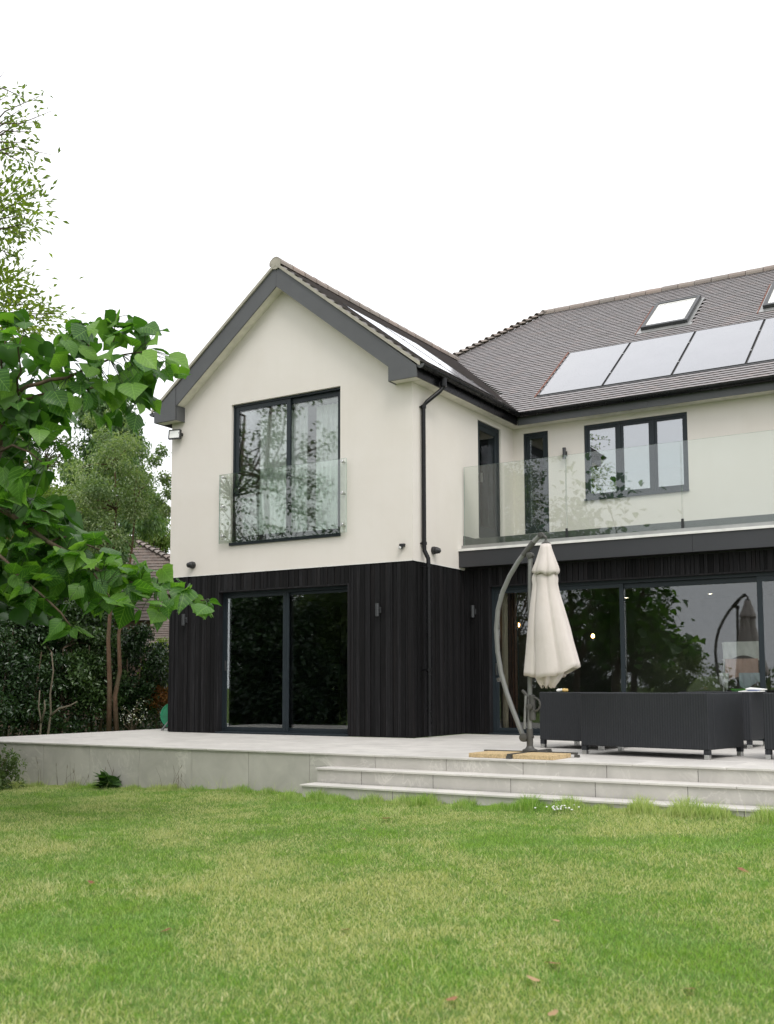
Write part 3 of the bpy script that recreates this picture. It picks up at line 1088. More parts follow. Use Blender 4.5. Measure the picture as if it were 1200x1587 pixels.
tile_slope('roof_tiles', (-3.2, YE, ZE - dk), (1, 0, 0), (0, cm, SM * cm), 9.6, (YRG - YE) / cm, keep_main, 240, parent=roof)
xe = 0.27
tile_slope('roof_tiles', (xe, -0.235 + TILE_W / 2, wing_z(xe) - dk), (0, 1, 0), (-cw, 0, SW * cw), 6.4, (xe - XA) / cw, keep_wing_right, 60, parent=roof)
xl = 2 * XA - xe
tile_slope('roof_tiles', (xl, 6.2, wing_z(xl) - dk), (0, -1, 0), (cw, 0, SW * cw), 6.4 - TILE_W / 2, (xe - XA) / cw, lambda c: c.y > -0.24, 0, parent=roof)

# ridge tiles and stepped hip bonnets
RP = 0.345
b = MB()
n = 9
for r0, dz, y in ((0.125, 0.0, 0.0), (0.118, -0.004, RP - 0.012)):
    pass
vs, fs = [], []
for y, r in ((0.0, 0.128), (RP - 0.012, 0.122)):
    for rr in (r, r - 0.016):
        for k in range(n):
            a = PI * (-0.08 + 1.16 * k / (n - 1))
            vs.append((rr * math.cos(a), y, rr * 0.86 * math.sin(a)))
for k in range(n - 1):
    fs += [(k, 2 * n + k, 2 * n + k + 1, k + 1), (n + k, n + k + 1, 3 * n + k + 1, 3 * n + k), (k, k + 1, n + k + 1, n + k), (2 * n + k, 3 * n + k, 3 * n + k + 1, 2 * n + k + 1)]
b.add(vs, fs)
ridge_me = b.mesh('ridge_tile', M['ridge'])
for p in ridge_me.polygons: p.use_smooth = False


def along(o, d, up):
    d = Vector(d).normalized()
    x = d.cross(Vector(up)).normalized()
    z = x.cross(d)
    o = Vector(o)
    return Matrix(((x[0], d[0], z[0], o[0]), (x[1], d[1], z[1], o[1]), (x[2], d[2], z[2], o[2]), (0, 0, 0, 1)))


y = -0.255
while y < 6.0:
    put_m('ridge_tile', ridge_me, roof, along((XA, y, ZA - 0.055), (random.gauss(0, 0.006), 1, random.gauss(0, 0.006)), (0, 0, 1)))
    y += RP
x = hipx - 0.08
while x < XR:
    put_m('ridge_tile', ridge_me, roof, along((x, YRG, ZRG - 0.065), (1, random.gauss(0, 0.006), random.gauss(0, 0.005)), (0, 0, 1)))
    x += RP
cap = MB().lathe([(0.0, 0.0), (0.10, 0.001), (0.108, 0.012), (0.108, 0.03)], 18, axis=(0, -1, 0), origin=(XA, -0.225, ZA - 0.045))
cap.build('ridge_end', M['verge'], roof)
bv, bf = [], []
nb_ = 7
for y, r in ((0.0, 0.15), (0.24, 0.07)):
    for rr in (r, r - 0.015):
        for k in range(nb_):
            a = PI * (0.02 + 0.96 * k / (nb_ - 1))
            bv.append((rr * math.cos(a), y, rr * 0.55 * math.sin(a)))
for k in range(nb_ - 1):
    bf += [(k, 2 * nb_ + k, 2 * nb_ + k + 1, k + 1), (nb_ + k, nb_ + k + 1, 3 * nb_ + k + 1, 3 * nb_ + k), (k, k + 1, nb_ + k + 1, nb_ + k)]
bonnet_me = MB().add(bv, bf).mesh('hip_tile', M['ridge'])
hd = Vector((1, 1, SM))
t = 3.0
while t > 0.06:
    o = Vector((hipx - t, YRG - t, ZRG - SM * t - 0.005))
    put_m('hip_tile', bonnet_me, roof, along(o, hd.normalized() + Vector((0, 0, -0.16)), (0, 0, 1)))
    t -= 0.105
# verge: mortar bed under the tile ends at the gable
b = MB()
for s in (1, -1):
    x1 = XA + s * (0.27 - XA)
    b.prism([(XA, -0.258, ZA - 0.031), (x1, -0.258, wing_z(x1) - 0.031), (x1, -0.258, wing_z(x1) - 0.088), (XA, -0.258, ZA - 0.088)], (0, 0.035, 0))
b.build('verge_bed', M['verge'], roof)

# in-roof panels are things of their own; the cut tile edges beside them belong to the roof
NM = Vector((0, -SM, 1)).normalized()
UYM = Vector((0, cm, SM * cm))


def on_main(x, y, h=0.0): return Vector((x, y, ZE + SM * (y - YE))) + NM * h


ya, yb = PVY0 - 0.05, PVY1 + 0.03
CUT = plain('cut_clay', (0.20, 0.085, 0.06), 0.9)
b = MB()
b.obox((on_main(PVX0 - 0.045, (ya + yb) / 2, -0.025)), (0.012, 0, 0), UYM * ((yb - ya) / 2 / cm), NM * 0.026)
b.build('cut_tile_edge', CUT, roof)
for a, e in SKY:
    b = MB()
    b.obox(on_main(a - 0.075, (SKY_Y0 + SKY_Y1) / 2 - 0.06, -0.02), (0.010, 0, 0), UYM * ((SKY_Y1 - SKY_Y0 + 0.15) / 2 / cm), NM * 0.024)
    b.build('cut_tile_edge', CUT, roof)
b = MB()
b.obox(on_main((PVX0 + XR) / 2, PVY0 - 0.035, -0.020), ((XR - PVX0) / 2, 0, 0), UYM * 0.028, NM * 0.012)
b.build('panel_tray', M['black'], roof)
for a, e in SKY:
    fl = MB()
    fl.obox(on_main((a + e) / 2, SKY_Y0 - 0.06, -0.008), ((e - a) / 2 + 0.10, 0, 0), UYM * 0.075, NM * 0.006)
    fl.obox(on_main(a - 0.03, (SKY_Y0 + SKY_Y1) / 2 + 0.01, -0.010), (0.03, 0, 0), UYM * ((SKY_Y1 - SKY_Y0) / 2 / cm), NM * 0.006)
    fl.obox(on_main(e + 0.03, (SKY_Y0 + SKY_Y1) / 2 + 0.01, -0.010), (0.03, 0, 0), UYM * ((SKY_Y1 - SKY_Y0) / 2 / cm), NM * 0.006)
    fl.build('flashing', M['alu'], roof)
    hl, hw = (SKY_Y1 - SKY_Y0) / 2 / cm, (e - a) / 2
    cc = on_main((a + e) / 2, (SKY_Y0 + SKY_Y1) / 2, 0.02)
    fr = MB()
    for s in (-1, 1):
        fr.obox(cc + Vector((s * (hw - 0.035), 0, 0)), (0.034, 0, 0), UYM * hl, NM * 0.045)
        fr.obox(cc + UYM * (s * (hl - 0.04)), (hw - 0.07, 0, 0), UYM * 0.04, NM * (0.045 if s < 0 else 0.048))
    sk = hp(fr.build('roof_window', M['lamp_metal']))
    q = MB()
    for s in (-1, 1):
        q.obox(cc + Vector((s * (hw - 0.09), 0, 0)), (0.019, 0, 0), UYM * (hl - 0.085), NM * 0.030)
        q.obox(cc + UYM * (s * (hl - 0.105)), (hw - 0.11, 0, 0), UYM * 0.022, NM * 0.030)
    q.build('sash', M['white_paint'], sk)
    MB().obox(cc + NM * 0.015, (hw - 0.112, 0, 0), UYM * (hl - 0.13), NM * 0.006).build('pane', M['white_glass'], sk)
    for ch in sk.children: ch.matrix_parent_inverse = Matrix.Identity(4)

# ---------------------------------------------------------------- barge boards, fascias, soffits, gutters
BA, BH, BS, BO = 7.772, 0.352, 0.79, -0.209
for s in (1, -1):
    far = (-0.284 - XA) if s > 0 else (-4.676 - XA) * -1
    b = MB()
    x1 = XA + s * far
    b.prism([(XA + s * 0.0015, BO - 0.02, BA), (x1, BO - 0.02, BA - BS * far), (x1, BO - 0.02, BA - BH - BS * far), (XA + s * 0.0015, BO - 0.02, BA - BH)], (0, 0.022, 0))
    hp(b.build('barge_board', M['barge']))
    b = MB()
    xo = 0.212 if s > 0 else 2 * XA - 0.212
    zt1, zt2 = BA - BS * far, BA - BS * (abs(xo - XA))
    zb = 5.467 if s > 0 else 5.445
    b.prism([(x1 - s * 0.004, BO - 0.032, zt1), (xo, BO - 0.032, zt2), (xo, BO - 0.032, zb), (x1 - s * 0.004, BO - 0.032, zb)], (0, 0.034, 0))
    b.box(min(x1, x1 - s * 0.02), BO + 0.003, zb, max(x1, x1 - s * 0.02), -0.002, BA - BH - BS * far + 0.02)
    hp(b.build('box_end', M['barge']))
    b = MB()
    b.prism([(XA, BO + 0.003, BA - BH + 0.03), (x1, BO + 0.003, BA - BH + 0.03 - BS * far), (x1, BO + 0.003, BA - BH + 0.05 - BS * far), (XA, BO + 0.003, BA - BH + 0.05)], (0, 0.205, 0))
    b.box(min(x1, xo - s * 0.022), BO + 0.003, zb + 0.012, max(x1, xo - s * 0.022), -0.002, zb + 0.026)
    hp(b.build('soffit', M['soffit']))
    b = MB()
    b.box(min(xo, xo - s * 0.02), BO - 0.001, zb, max(xo, xo - s * 0.02), (3.404 if s > 0 else 6.0), zb + 0.19)
    hp(b.build('eaves_fascia', M['gutter'] if s > 0 else M['barge']))
b = MB()
b.box(0.001, 0.0, 5.474, 0.190, 3.42, 5.488)
b.box(0.001, 3.447, 5.474, XR, DU - 0.001, 5.488)
hp(b.build('soffit', M['soffit']))
b = MB()
b.box(0.214, 3.4255, 5.467, 2.62, 3.446, 5.66)
b.box(2.624, 3.4255, 5.467, 5.3, 3.446, 5.66)
b.box(5.304, 3.4255, 5.467, XR, 3.446, 5.66)
hp(b.build('eaves_fascia', M['barge']))


def gutter(name, p, q, side, m):
    """Half round gutter from p to q (rim level); side: unit vector pointing away from the wall."""
    p, q, side = Vector(p), Vector(q), Vector(side)
    n_, R1, R2 = 10, 0.062, 0.055
    poly = [p + side * (R1 * math.cos(PI * k / n_)) - Vector((0, 0, R1 * math.sin(PI * k / n_))) for k in range(n_ + 1)]
    poly += [p + side * (R2 * math.cos(PI * k / n_)) - Vector((0, 0, R2 * math.sin(PI * k / n_))) for k in range(n_, -1, -1)]
    b = MB()
    d = q - p
    N = len(poly)
    b.add(poly + [v + d for v in poly], [(i, (i + 1) % N, N + (i + 1) % N, N + i) for i in range(N)])
    o = hp(b.build(name, m))
    ln, dn = d.length, d.normalized()
    br = MB()
    s = 0.35
    while s < ln:
        c = p + dn * s
        pp = [c + side * (0.068 * math.cos(PI * k / n_)) - Vector((0, 0, 0.068 * math.sin(PI * k / n_) - 0.002)) for k in range(n_ + 1)]
        br.add(pp + [v + dn * 0.035 for v in pp], [(k, k + 1, n_ + 2 + k, n_ + 1 + k) for k in range(n_)])
        s += 0.82
    k_ = br.build('bracket', m, o)
    tag(k_, kind='stuff')
    return o


gutter('gutter', (0.278, -0.222, 5.655), (0.278, 3.36, 5.655), (1, 0, 0), M['gutter'])
gutter('gutter', (0.216, 3.358, 5.655), (XR, 3.358, 5.655), (0, -1, 0), M['gutter'])
gutter('gutter', (2 * XA - 0.278, -0.222, 5.64), (2 * XA - 0.278, 6.0, 5.64), (-1, 0, 0), M['gutter'])
for xg, zg in ((0.278, 5.655), (2 * XA - 0.278, 5.64)):
    pp = [(xg + 0.064 * math.cos(PI * k / 12), -0.2225, zg - 0.064 * math.sin(PI * k / 12)) for k in range(13)]
    hp(MB().prism(pp, (0, -0.008, 0)).build('gutter_end', M['barge']))
# downpipe with its swan necks
b = MB()
b.tube([(0.278, 0.50, 5.60), (0.278, 0.50, 5.47), (0.24, 0.46, 5.40), (0.09, 0.30, 5.21), (0.05, 0.26, 5.14), (0.05, 0.26, 2.93), (0.055, 0.26, 2.86), (0.115, 0.265, 2.74), (0.12, 0.265, 2.66), (0.12, 0.265, 0.10), (0.13, 0.262, 0.02)], 0.034, 12)
pipe = hp(b.build('downpipe', M['gutter'], smooth=False))
for z, xx in ((5.10, 0.05), (2.95, 0.05), (2.60, 0.12), (1.0, 0.12)):
    c = MB().lathe([(0.036, 0), (0.043, 0.001), (0.043, 0.05), (0.036, 0.051)], 14, origin=(xx, 0.262, z))
    c.box(0.0, 0.215, z + 0.015, xx - 0.02, 0.235, z + 0.035)
    c.build('pipe_clip', M['gutter'], pipe)
c = MB().lathe([(0.045, 0), (0.055, 0.001), (0.05, 0.14), (0.042, 0.15)], 14, origin=(0.278, 0.50, 5.47))
c.build('outlet', M['gutter'], pipe)

# ---------------------------------------------------------------- balcony, canopy and glass rails
b = MB()
for x0, x1 in ((0.001, 3.836), (3.840, 7.6), (7.604, XR)): b.box(x0, 1.50, 2.719, x1, 1.52, 2.982)
can = hp(b.build('canopy_fascia', M['fascia']))
hp(MB().box(0.001, 1.475, 2.983, XR, 1.64, 3.022).build('canopy_coping', M['trim']))
hp(MB().box(0.001, 1.521, 2.724, XR, DL + 0.28, 2.735).build('canopy_soffit', M['black']))
b = MB()
b.box(0.001, 1.66, 3.0, XR, DU - 0.001, 3.20)
b.box(0.002, DU - 0.03, 3.2005, nx0 - 0.001, DU - 0.001, 3.510)
b.box(nx0 - 0.001, DU - 0.03, 3.2005, XR, DU - 0.001, 3.512)
b.box(0.001, 1.665, 3.2005, 0.03, DU - 0.031, 3.258)
hp(b.build('balcony_floor', M['upstand']))
hp(MB().box(0.004, 1.60, 3.0225, XR, 1.64, 3.09).build('rail_channel', M['alu']))


def glass_sheet(name, parent, x0, y0, z0, x1, y1, z1):
    b = MB().box(x0, y0, z0, x1, y1, z1)
    b.m = [1, 1, 0, 1, 0, 1]
    return b.build(name, [M['rail_glass'], M['glass_edge']], parent)


rail = hp(MB().box(0.006, 1.655, 3.0225, XR - 0.01, 1.659, 3.06).build('glass_balustrade', M['alu']))
gx_ = [0.03, 1.838, 3.664, 5.49, 7.31, XR - 0.02]
for a, c in zip(gx_[:-1], gx_[1:]):
    glass_sheet('glass_pane', rail, a + 0.007, 1.641, 3.03, c - 0.007, 1.6545, 4.408)
for x in gx_[1:-1]:
    MB().box(x - 0.02, 1.636, 3.024, x + 0.02, 1.6405, 3.24).build('clamp', M['black'], rail)
jul = hp(MB().box(ux0 + 0.3, -0.04, uz0 + 0.0, ux0 + 0.31, -0.036, uz0 + 0.01).build('juliet_balustrade', M['steel']))
glass_sheet('glass_pane', jul, -3.778, -0.078, 3.205, -1.176, -0.0625, 4.395)
for xx in (-3.70, -1.246):
    for zz in (4.345, 3.838, 3.332):
        c = MB().lathe([(0.012, 0.0), (0.012, 0.058), (0.0, 0.0581)], 12, origin=(xx, -0.0005, zz), axis=(0, -1, 0))
        c.lathe([(0.0, 0.0), (0.027, 0.001), (0.027, 0.018), (0.022, 0.024), (0.0, 0.0245)], 16, origin=(xx, -0.0785, zz), axis=(0, -1, 0))
        c.build('standoff', M['steel'], jul)

# panels set into the roof
PV_MB = MB().box(-0.598, -1.01, -0.012, 0.598, 1.01, 0.0)
pv_frame = MB()
for s in (-1, 1):
    pv_frame.box(min(s * 0.599, s * 0.609), -1.02, -0.03, max(s * 0.599, s * 0.609), 1.02, 0.004)
    pv_frame.box(-0.5985, min(s * 1.011, s * 1.021), -0.03, 0.5985, max(s * 1.011, s * 1.021), 0.004)
pv_clamp = MB().box(0.600, -0.018, 0.0045, 0.632, 0.018, 0.009)
pv_proto = None


def solar(M4, label):
    global pv_proto
    if pv_proto is None:
        o = empty('solar_panel')
        PV_MB.build('panel_glass', M['panel'], o)
        pv_frame.build('panel_frame', M['black'], o)
        for yy in (-0.45, 0.45): pv_clamp.build('clamp', M['alu'], o, loc=(0, yy, 0))
        pv_proto = o
    else:
        o = copy_tree(pv_proto)
    o.matrix_world = M4
    return tag(o, label, 'solar panel', 'solar panels set into the roof')


def frame_m(o, x, y):
    x, y = Vector(x).normalized(), Vector(y).normalized()
    z = x.cross(y)
    return Matrix(((x[0], y[0], z[0], o[0]), (x[1], y[1], z[1], o[1]), (x[2], y[2], z[2], o[2]), (0, 0, 0, 1)))


pvl = ['flat solar panel at the valley end of the main roof row, beside bare tiles', 'second solar panel from the valley, below and left of the roof window',
       'third solar panel from the valley, directly below and right of the first roof window', 'solar panel cut off by the picture edge at the end of the main roof row']
for k in range(4):
    xc = PVX0 + 0.61 + 1.242 * k
    solar(frame_m(on_main(xc, (PVY0 + PVY1) / 2, -0.006), (1, 0, 0), UYM), pvl[k])
NWR = Vector((SW, 0, 1)).normalized()
UYW = Vector((-cw, 0, SW * cw))
for k in range(2):
    yc = WPY0 + 0.61 + 1.232 * k
    xm = (WPX0 + WPX1) / 2
    solar(frame_m(Vector((xm, yc, wing_z(xm))) + NWR * -0.004, (0, 1, 0), UYW),
          ['white shining solar panel on the gable roof, nearer the gable verge', 'white shining solar panel on the gable roof, nearer the roof valley'][k])

# ---------------------------------------------------------------- fittings on the walls
def wall_light(loc, rz, label):
    o = tag(empty('wall_light', loc, rz), label, 'wall light', 'outdoor up and down wall lights')
    b = MB().lathe([(0.026, -0.10), (0.031, -0.099), (0.031, -0.006), (0.029, -0.004), (0.029, 0.004), (0.031, 0.006), (0.031, 0.099), (0.026, 0.10)], 18, origin=(0, -0.075, 0))
    b.build('lamp_body', M['lamp_metal'], o)
    MB().box(-0.028, -0.018, -0.045, 0.028, 0.0, 0.045).build('back_plate', M['lamp_metal'], o, bevel=0.004)
    MB().box(-0.010, -0.046, -0.012, 0.010, -0.0185, 0.012).build('bracket', M['black'], o)
    return o


wall_light((-0.60, 0.001, 1.953), 0, 'grey cylinder wall light on black boards right of the sliding door')
wall_light((-4.555, 0.001, 1.934), 0, 'cylinder wall light half hidden behind large leaves by the house corner')
wall_light((0.183, DL + 0.001, 1.996), 0, 'cylinder wall light on black boards beside the patio door')
wall_light((1.024, DU - 0.001, 4.90), 0, 'small dark wall light on cream render above the balcony glass')


def camera_dome(loc, rz, label, aim):
    o = tag(empty('security_camera', loc, rz), label, 'camera', 'black security cameras on the walls')
    MB().lathe([(0.058, 0.0), (0.062, 0.003), (0.062, 0.038), (0.055, 0.045), (0.0, 0.0451)], 22, axis=(0, -1, 0)).build('base', M['black'], o)
    a = Vector(aim).normalized()
    c = Vector((0, -0.062, 0))
    MB().lathe([(0.0, -0.055), (0.030, -0.048), (0.052, -0.022), (0.056, 0.0), (0.052, 0.022), (0.045, 0.036), (0.040, 0.062), (0.030, 0.066), (0.0, 0.0661)], 20, axis=a, origin=c).build('housing', M['black'], o, smooth=False)
    MB().lathe([(0.0, 0.0665), (0.026, 0.067), (0.02, 0.074), (0.0, 0.078)], 16, axis=a, origin=c).build('lens', M['lens'], o)
    return o


camera_dome((-4.415, -0.001, 2.884), 0, 'round black security camera above the boards at the shaded house corner', (-0.75, -0.6, -0.12))
camera_dome((0.001, 0.62, 2.905), PI / 2, 'round black security camera on the side wall behind the downpipe', (0.35, -0.8, -0.15))
o = tag(empty('motion_sensor', (-0.175, -0.001, 2.91)), 'small black motion sensor on cream render near the downpipe corner', 'sensor')
MB().box(-0.045, -0.05, 0.0, 0.045, 0.0, 0.045).build('bracket', M['black'], o, bevel=0.008)
MB().lathe([(0.0, -0.045), (0.025, -0.04), (0.036, -0.015), (0.036, 0.0), (0.03, 0.004)], 16, origin=(-0.01, -0.048, 0.0)).build('sensor_head', M['black'], o)
MB().lathe([(0.0, 0.0), (0.024, 0.002), (0.018, 0.02), (0.0, 0.028)], 14, origin=(-0.012, -0.075, -0.022), axis=(0, -0.9, -0.3)).build('lens', M['pale_plastic'], o)
o = tag(empty('floodlight', (-4.80, -0.002, 5.22)), 'black framed floodlight under the eaves at the house corner', 'floodlight')
fm = Matrix.Rotation(0.25, 4, 'Z') @ Matrix.Rotation(-0.12, 4, 'X')
b = MB()
ring(b, -0.115, -0.085, 0.115, 0.085, 0.016, -0.02, 0.03)
b.box(-0.098, 0.0, -0.068, 0.098, 0.028, 0.068)
f1 = b.build('lamp_frame', M['black'], o)
flm = Matrix.Translation((0.02, -0.12, 0)) @ fm
f1.matrix_local = flm
f2 = MB().box(-0.098, -0.012, -0.068, 0.098, -0.001, 0.068).build('lamp_glass', M['paper'], o)  # reflected brightness is put into this opaque pale glass colour
f2.matrix_local = flm
b = MB()
b.box(0.06, -0.11, -0.015, 0.11, 0.0, 0.03)
b.build('bracket', M['black'], o)

# ---------------------------------------------------------------- curtains, lamps and things seen through the glass
def curtain(name, mat, x0, x1, y, z0, z1, waves, amp, label, seed):
    r = random.Random(seed)
    n, nz = max(24, waves * 8), 8
    vs, fs = [], []
    ph = [r.uniform(-0.6, 0.6) for _ in range(4)]
    for s in (0, 0.004):
        for k in range(nz + 1):
            t = k / nz
            for i in range(n + 1):
                u = i / n
                a = amp * (0.7 + 0.3 * math.sin(5 * u + ph[1])) * (0.6 + 0.4 * (1 - t))
                vs.append((x0 + (x1 - x0) * u, y + s + a * math.sin(2 * PI * waves * u + ph[0] + 0.5 * math.sin(7 * u + ph[2])) + 0.02 * t, z0 + (z1 - z0) * t))
    N = (n + 1) * (nz + 1)
    for k in range(nz):
        for i in range(n):
            p = k * (n + 1) + i
            fs += [(p, p + 1, p + n + 2, p + n + 1), (N + p, N + p + n + 1, N + p + n + 2, N + p + 1)]
    o = MB().add(vs, fs).build(name, mat, None, smooth=True)
    return tag(o, label, 'curtain', None)


curtain('curtain', M['sheer'], -3.30, -2.46, 0.42, 3.0, 5.48, 9, 0.035, 'pleated white sheer curtain behind the shaded upper pane', 1)
curtain('curtain', M['sheer'], -2.12, -1.18, 0.42, 3.0, 5.48, 10, 0.035, 'pleated white sheer curtain filling the upper pane with the dark gap beside it', 2)
curtain('curtain', M['sheer'], -2.43, -2.26, 0.36, 3.0, 5.48, 2, 0.03, 'narrow strip of sheer curtain next to the upper window mullion', 5)
curtain('curtain', M['beige'], 0.50, 0.60, DL + 0.36, 0.02, 2.45, 2, 0.02, 'thin pale curtain edge just inside the patio door frame', 3)
o = tag(empty('slatted_screen', (0.355, DL + 0.70, 0.0)), 'brown vertical slatted screen inside the patio door behind the parasol', 'screen')
for k in range(5):
    MB().box(0.055 * k, 0, 0.05, 0.055 * k + 0.034, 0.03, 2.5).build('slat', M['brown_cloth'], o)
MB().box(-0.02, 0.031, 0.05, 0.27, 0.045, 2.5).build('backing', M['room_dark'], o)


def pendant(loc, label):
    o = tag(empty('pendant_lamp', loc), label, 'pendant lamp', 'lit pendant lamps indoors')
    b = MB().tube([(0, 0, 0.06), (0, 0, 2.55 - loc[2])], 0.004, 6)
    b.lathe([(0.012, 0.03), (0.016, 0.035), (0.016, 0.07), (0.006, 0.08)], 10)
    b.build('cord', M['black'], o)
    MB().lathe([(0.0, -0.045), (0.022, -0.038), (0.032, -0.012), (0.028, 0.012), (0.012, 0.03)], 14).build('bulb', M['bulb'], o)
    return o


pendant((0.408, 2.9, 1.833), 'glowing filament pendant lamp seen between the parasol arm and pole')
pendant((1.233, 4.3, 1.676), 'glowing filament pendant lamp seen just right of the parasol canopy')
for loc, lb in (((0.854, 7.276, 2.585), 'small warm ceiling downlight beside the first door mullion'), ((2.561, 7.285, 2.585), 'small bright ceiling downlight above the reflected parasol')):
    o = tag(empty('downlight', loc), lb, 'downlight', 'lit ceiling downlights indoors')
    MB().lathe([(0.055, 0.0), (0.06, -0.004), (0.045, -0.008), (0.042, 0.01)], 18).build('trim_ring', M['white_paint'], o)
    MB().lathe([(0.0, -0.006), (0.038, -0.006), (0.038, 0.004)], 16).build('lamp', M['spot_lamp'], o)


def cloth_sheet(name, mat, x0, x1, y, z0, z1, label, seed, drape=0.03):
    r = random.Random(seed)
    n, nz = 18, 10
    vs, fs = [], []
    p0, p1 = r.uniform(0, 6), r.uniform(0, 6)
    for s in (0.0, 0.006):
        for k in range(nz + 1):
            t = k / nz
            for i in range(n + 1):
                u = i / n
                vs.append((x0 + (x1 - x0) * u, y + s + drape * (1 - t) * math.sin(9 * u + p0) + 0.012 * math.sin(23 * u + 3 * t + p1), z0 + (z1 - z0) * t + 0.05 * (1 - t) * math.sin(5 * u + p1)))
    N = (n + 1) * (nz + 1)
    for k in range(nz):
        for i in range(n):
            p = k * (n + 1) + i
            fs += [(p, p + 1, p + n + 2, p + n + 1), (N + p, N + p + n + 1, N + p + n + 2, N + p + 1)]
    return tag(MB().add(vs, fs).build(name, mat, None, smooth=True), label, 'laundry', 'laundry drying indoors')


o = tag(empty('clothes_airer', (4.12, 3.05, 0.0)), 'laundry airer standing inside the patio doors', 'clothes airer')
b = MB()
for s in (-0.28, 0.28):
    b.tube([(s, -0.16, 0.0), (s, 0.10, 1.45)], 0.011, 8)
    b.tube([(s, 0.26, 0.0), (s, 0.0, 1.45)], 0.011, 8)
b.build('stand', M['white_paint'], o)
for zz in (0.95, 1.18, 1.44):
    MB().tube([(-0.30, 0.02, zz), (0.30, 0.02, zz)], 0.008, 8).build('rail', M['white_paint'], o)
cloth_sheet('towel', M['white_cloth'], 3.86, 4.40, 3.00, 1.19, 1.455, 'white cloth hanging on the top rail of the airer indoors', 1)
cloth_sheet('towel', M['pink_cloth'], 3.88, 4.38, 2.985, 0.86, 1.19, 'pink cloth hanging on the airer indoors, below the white one', 2)
cloth_sheet('towel', M['blue_cloth'], 4.10, 4.42, 2.93, 0.78, 0.97, 'pale blue cloth on the lowest airer rail indoors', 3)
cloth_sheet('towel', M['white_cloth'], 3.80, 3.95, 2.90, 0.76, 0.97, 'crumpled white cloth bunched at the airer end nearest the green chair', 4, 0.06)
o = tag(empty('armchair', (3.50, 3.15, 0.0), 0.2), 'olive green upholstered armchair indoors behind the patio glass', 'armchair')
b = MB()
b.prism([(-0.34, 0.25, 0.35), (0.34, 0.25, 0.35), (0.30, 0.25, 0.86), (0.22, 0.25, 0.93), (-0.10, 0.25, 0.93), (-0.30, 0.25, 0.72)], (0, 0.12, 0))
b.build('backrest', M['olive_cloth'], o, bevel=0.03)
MB().box(-0.34, -0.35, 0.22, 0.34, 0.245, 0.44).build('seat', M['olive_cloth'], o, bevel=0.03)
for sx in (-0.29, 0.29):
    for sy in (-0.3, 0.3): MB().tube([(sx, sy, 0.225), (sx * 1.06, sy * 1.06, 0.0)], [0.022, 0.014], 8).build('leg', M['black'], o)
o = tag(empty('storage_box', (4.20, 2.85, 0.0)), 'bright green plastic box under the laundry indoors', 'box')
b = MB()
b.prism([(-0.17, -0.12, 0.30), (0.17, -0.12, 0.30), (0.17, 0.12, 0.30), (-0.17, 0.12, 0.30)], (0, 0, 0.40))
b.build('body', M['lime'], o, bevel=0.012)
MB().box(-0.18, -0.13, 0.701, 0.18, 0.13, 0.73).build('rim', M['lime'], o, bevel=0.008)
MB().box(-0.165, -0.115, 0.0, 0.165, 0.115, 0.299).build('base', M['lime'], o)

# ---------------------------------------------------------------- rattan furniture
def rattan(name, label, cat, origin, rz, w, d, h, group, back_to_viewer=True, taper=0.0):
    """Woven armchair or sofa: origin is its corner, x along its back, y into its depth."""
    o = tag(empty(name, origin, rz), label, cat, group)
    t, z0 = 0.13, 0.10
    yb, ya = (0.0, t) if back_to_viewer else (d - t, d)
    MB().box(0.0, yb, z0, w, ya, h).build('backrest', M['weave'], o, bevel=0.012)
    y0, y1 = (t + 0.001, d) if back_to_viewer else (0.0, d - t - 0.001)
    for x0, x1 in ((0.0, t), (w - t, w)): MB().box(x0, y0, z0, x1, y1, h - 0.004).build('armrest', M['weave'], o, bevel=0.012)
    MB().box(t + 0.001, y0, z0, w - t - 0.001, y1, 0.30).build('seat_base', M['weave'], o, bevel=0.008)
    n = 1 if w < 1.2 else 2
    cw_ = (w - 2 * t - 0.01) / n
    for k in range(n):
        MB().box(t + 0.006 + k * cw_, y0 + 0.01, 0.301, t + 0.002 + (k + 1) * cw_, y1 - 0.01, 0.42).build('seat_cushion', M['cushion'], o, bevel=0.025)
        a, c = (y0 + 0.01, y0 + 0.14) if back_to_viewer else (y1 - 0.14, y1 - 0.01)
        MB().box(t + 0.010 + k * cw_, a, 0.421, t - 0.002 + (k + 1) * cw_, c, h - 0.03).build('back_cushion', M['cushion'], o, bevel=0.03)
    for lx in (0.005, w - 0.065):
        for ly in (0.005, d - 0.065):
            l = MB().box(lx, ly, 0.051, lx + 0.06, ly + 0.06, z0 - 0.001).build('leg', M['weave'], o)
            MB().box(lx + 0.002, ly + 0.002, 0.0, lx + 0.058, ly + 0.058, 0.05).build('foot_cap', M['steel'], l, bevel=0.003)
    return o


GRP = 'charcoal rattan garden seats on the terrace'
SA = math.radians(-10.2)
rattan('garden_sofa', 'long charcoal rattan sofa with its back to the lawn, right beside the steps', 'sofa', (3.575, -2.375, 0), SA, 1.55, 0.88, 0.70, GRP)
rattan('garden_armchair', 'charcoal rattan seat right behind the parasol pole, joining the long sofa', 'armchair', (2.645, -1.40, 0), SA, 0.90, 0.86, 0.70, GRP)
rattan('garden_armchair', 'charcoal rattan armchair with papers on its arm, past the sofa end', 'armchair', (4.13, -0.43, 0), 0.0, 0.90, 0.95, 0.70, GRP, False)
rattan('garden_armchair', 'charcoal rattan armchair cut by the picture edge, nearest the steps', 'armchair', (5.575, -2.27, 0), math.radians(-6), 0.95, 0.86, 0.70, GRP)
o = tag(MB().box(-0.30, -0.09, -0.11, 0.30, 0.09, 0.11).build('pillow', M['beige'], None, loc=(4.60, 0.27, 0.535), bevel=0.05), 'beige pillow leaning in the armchair that holds the papers', 'pillow')
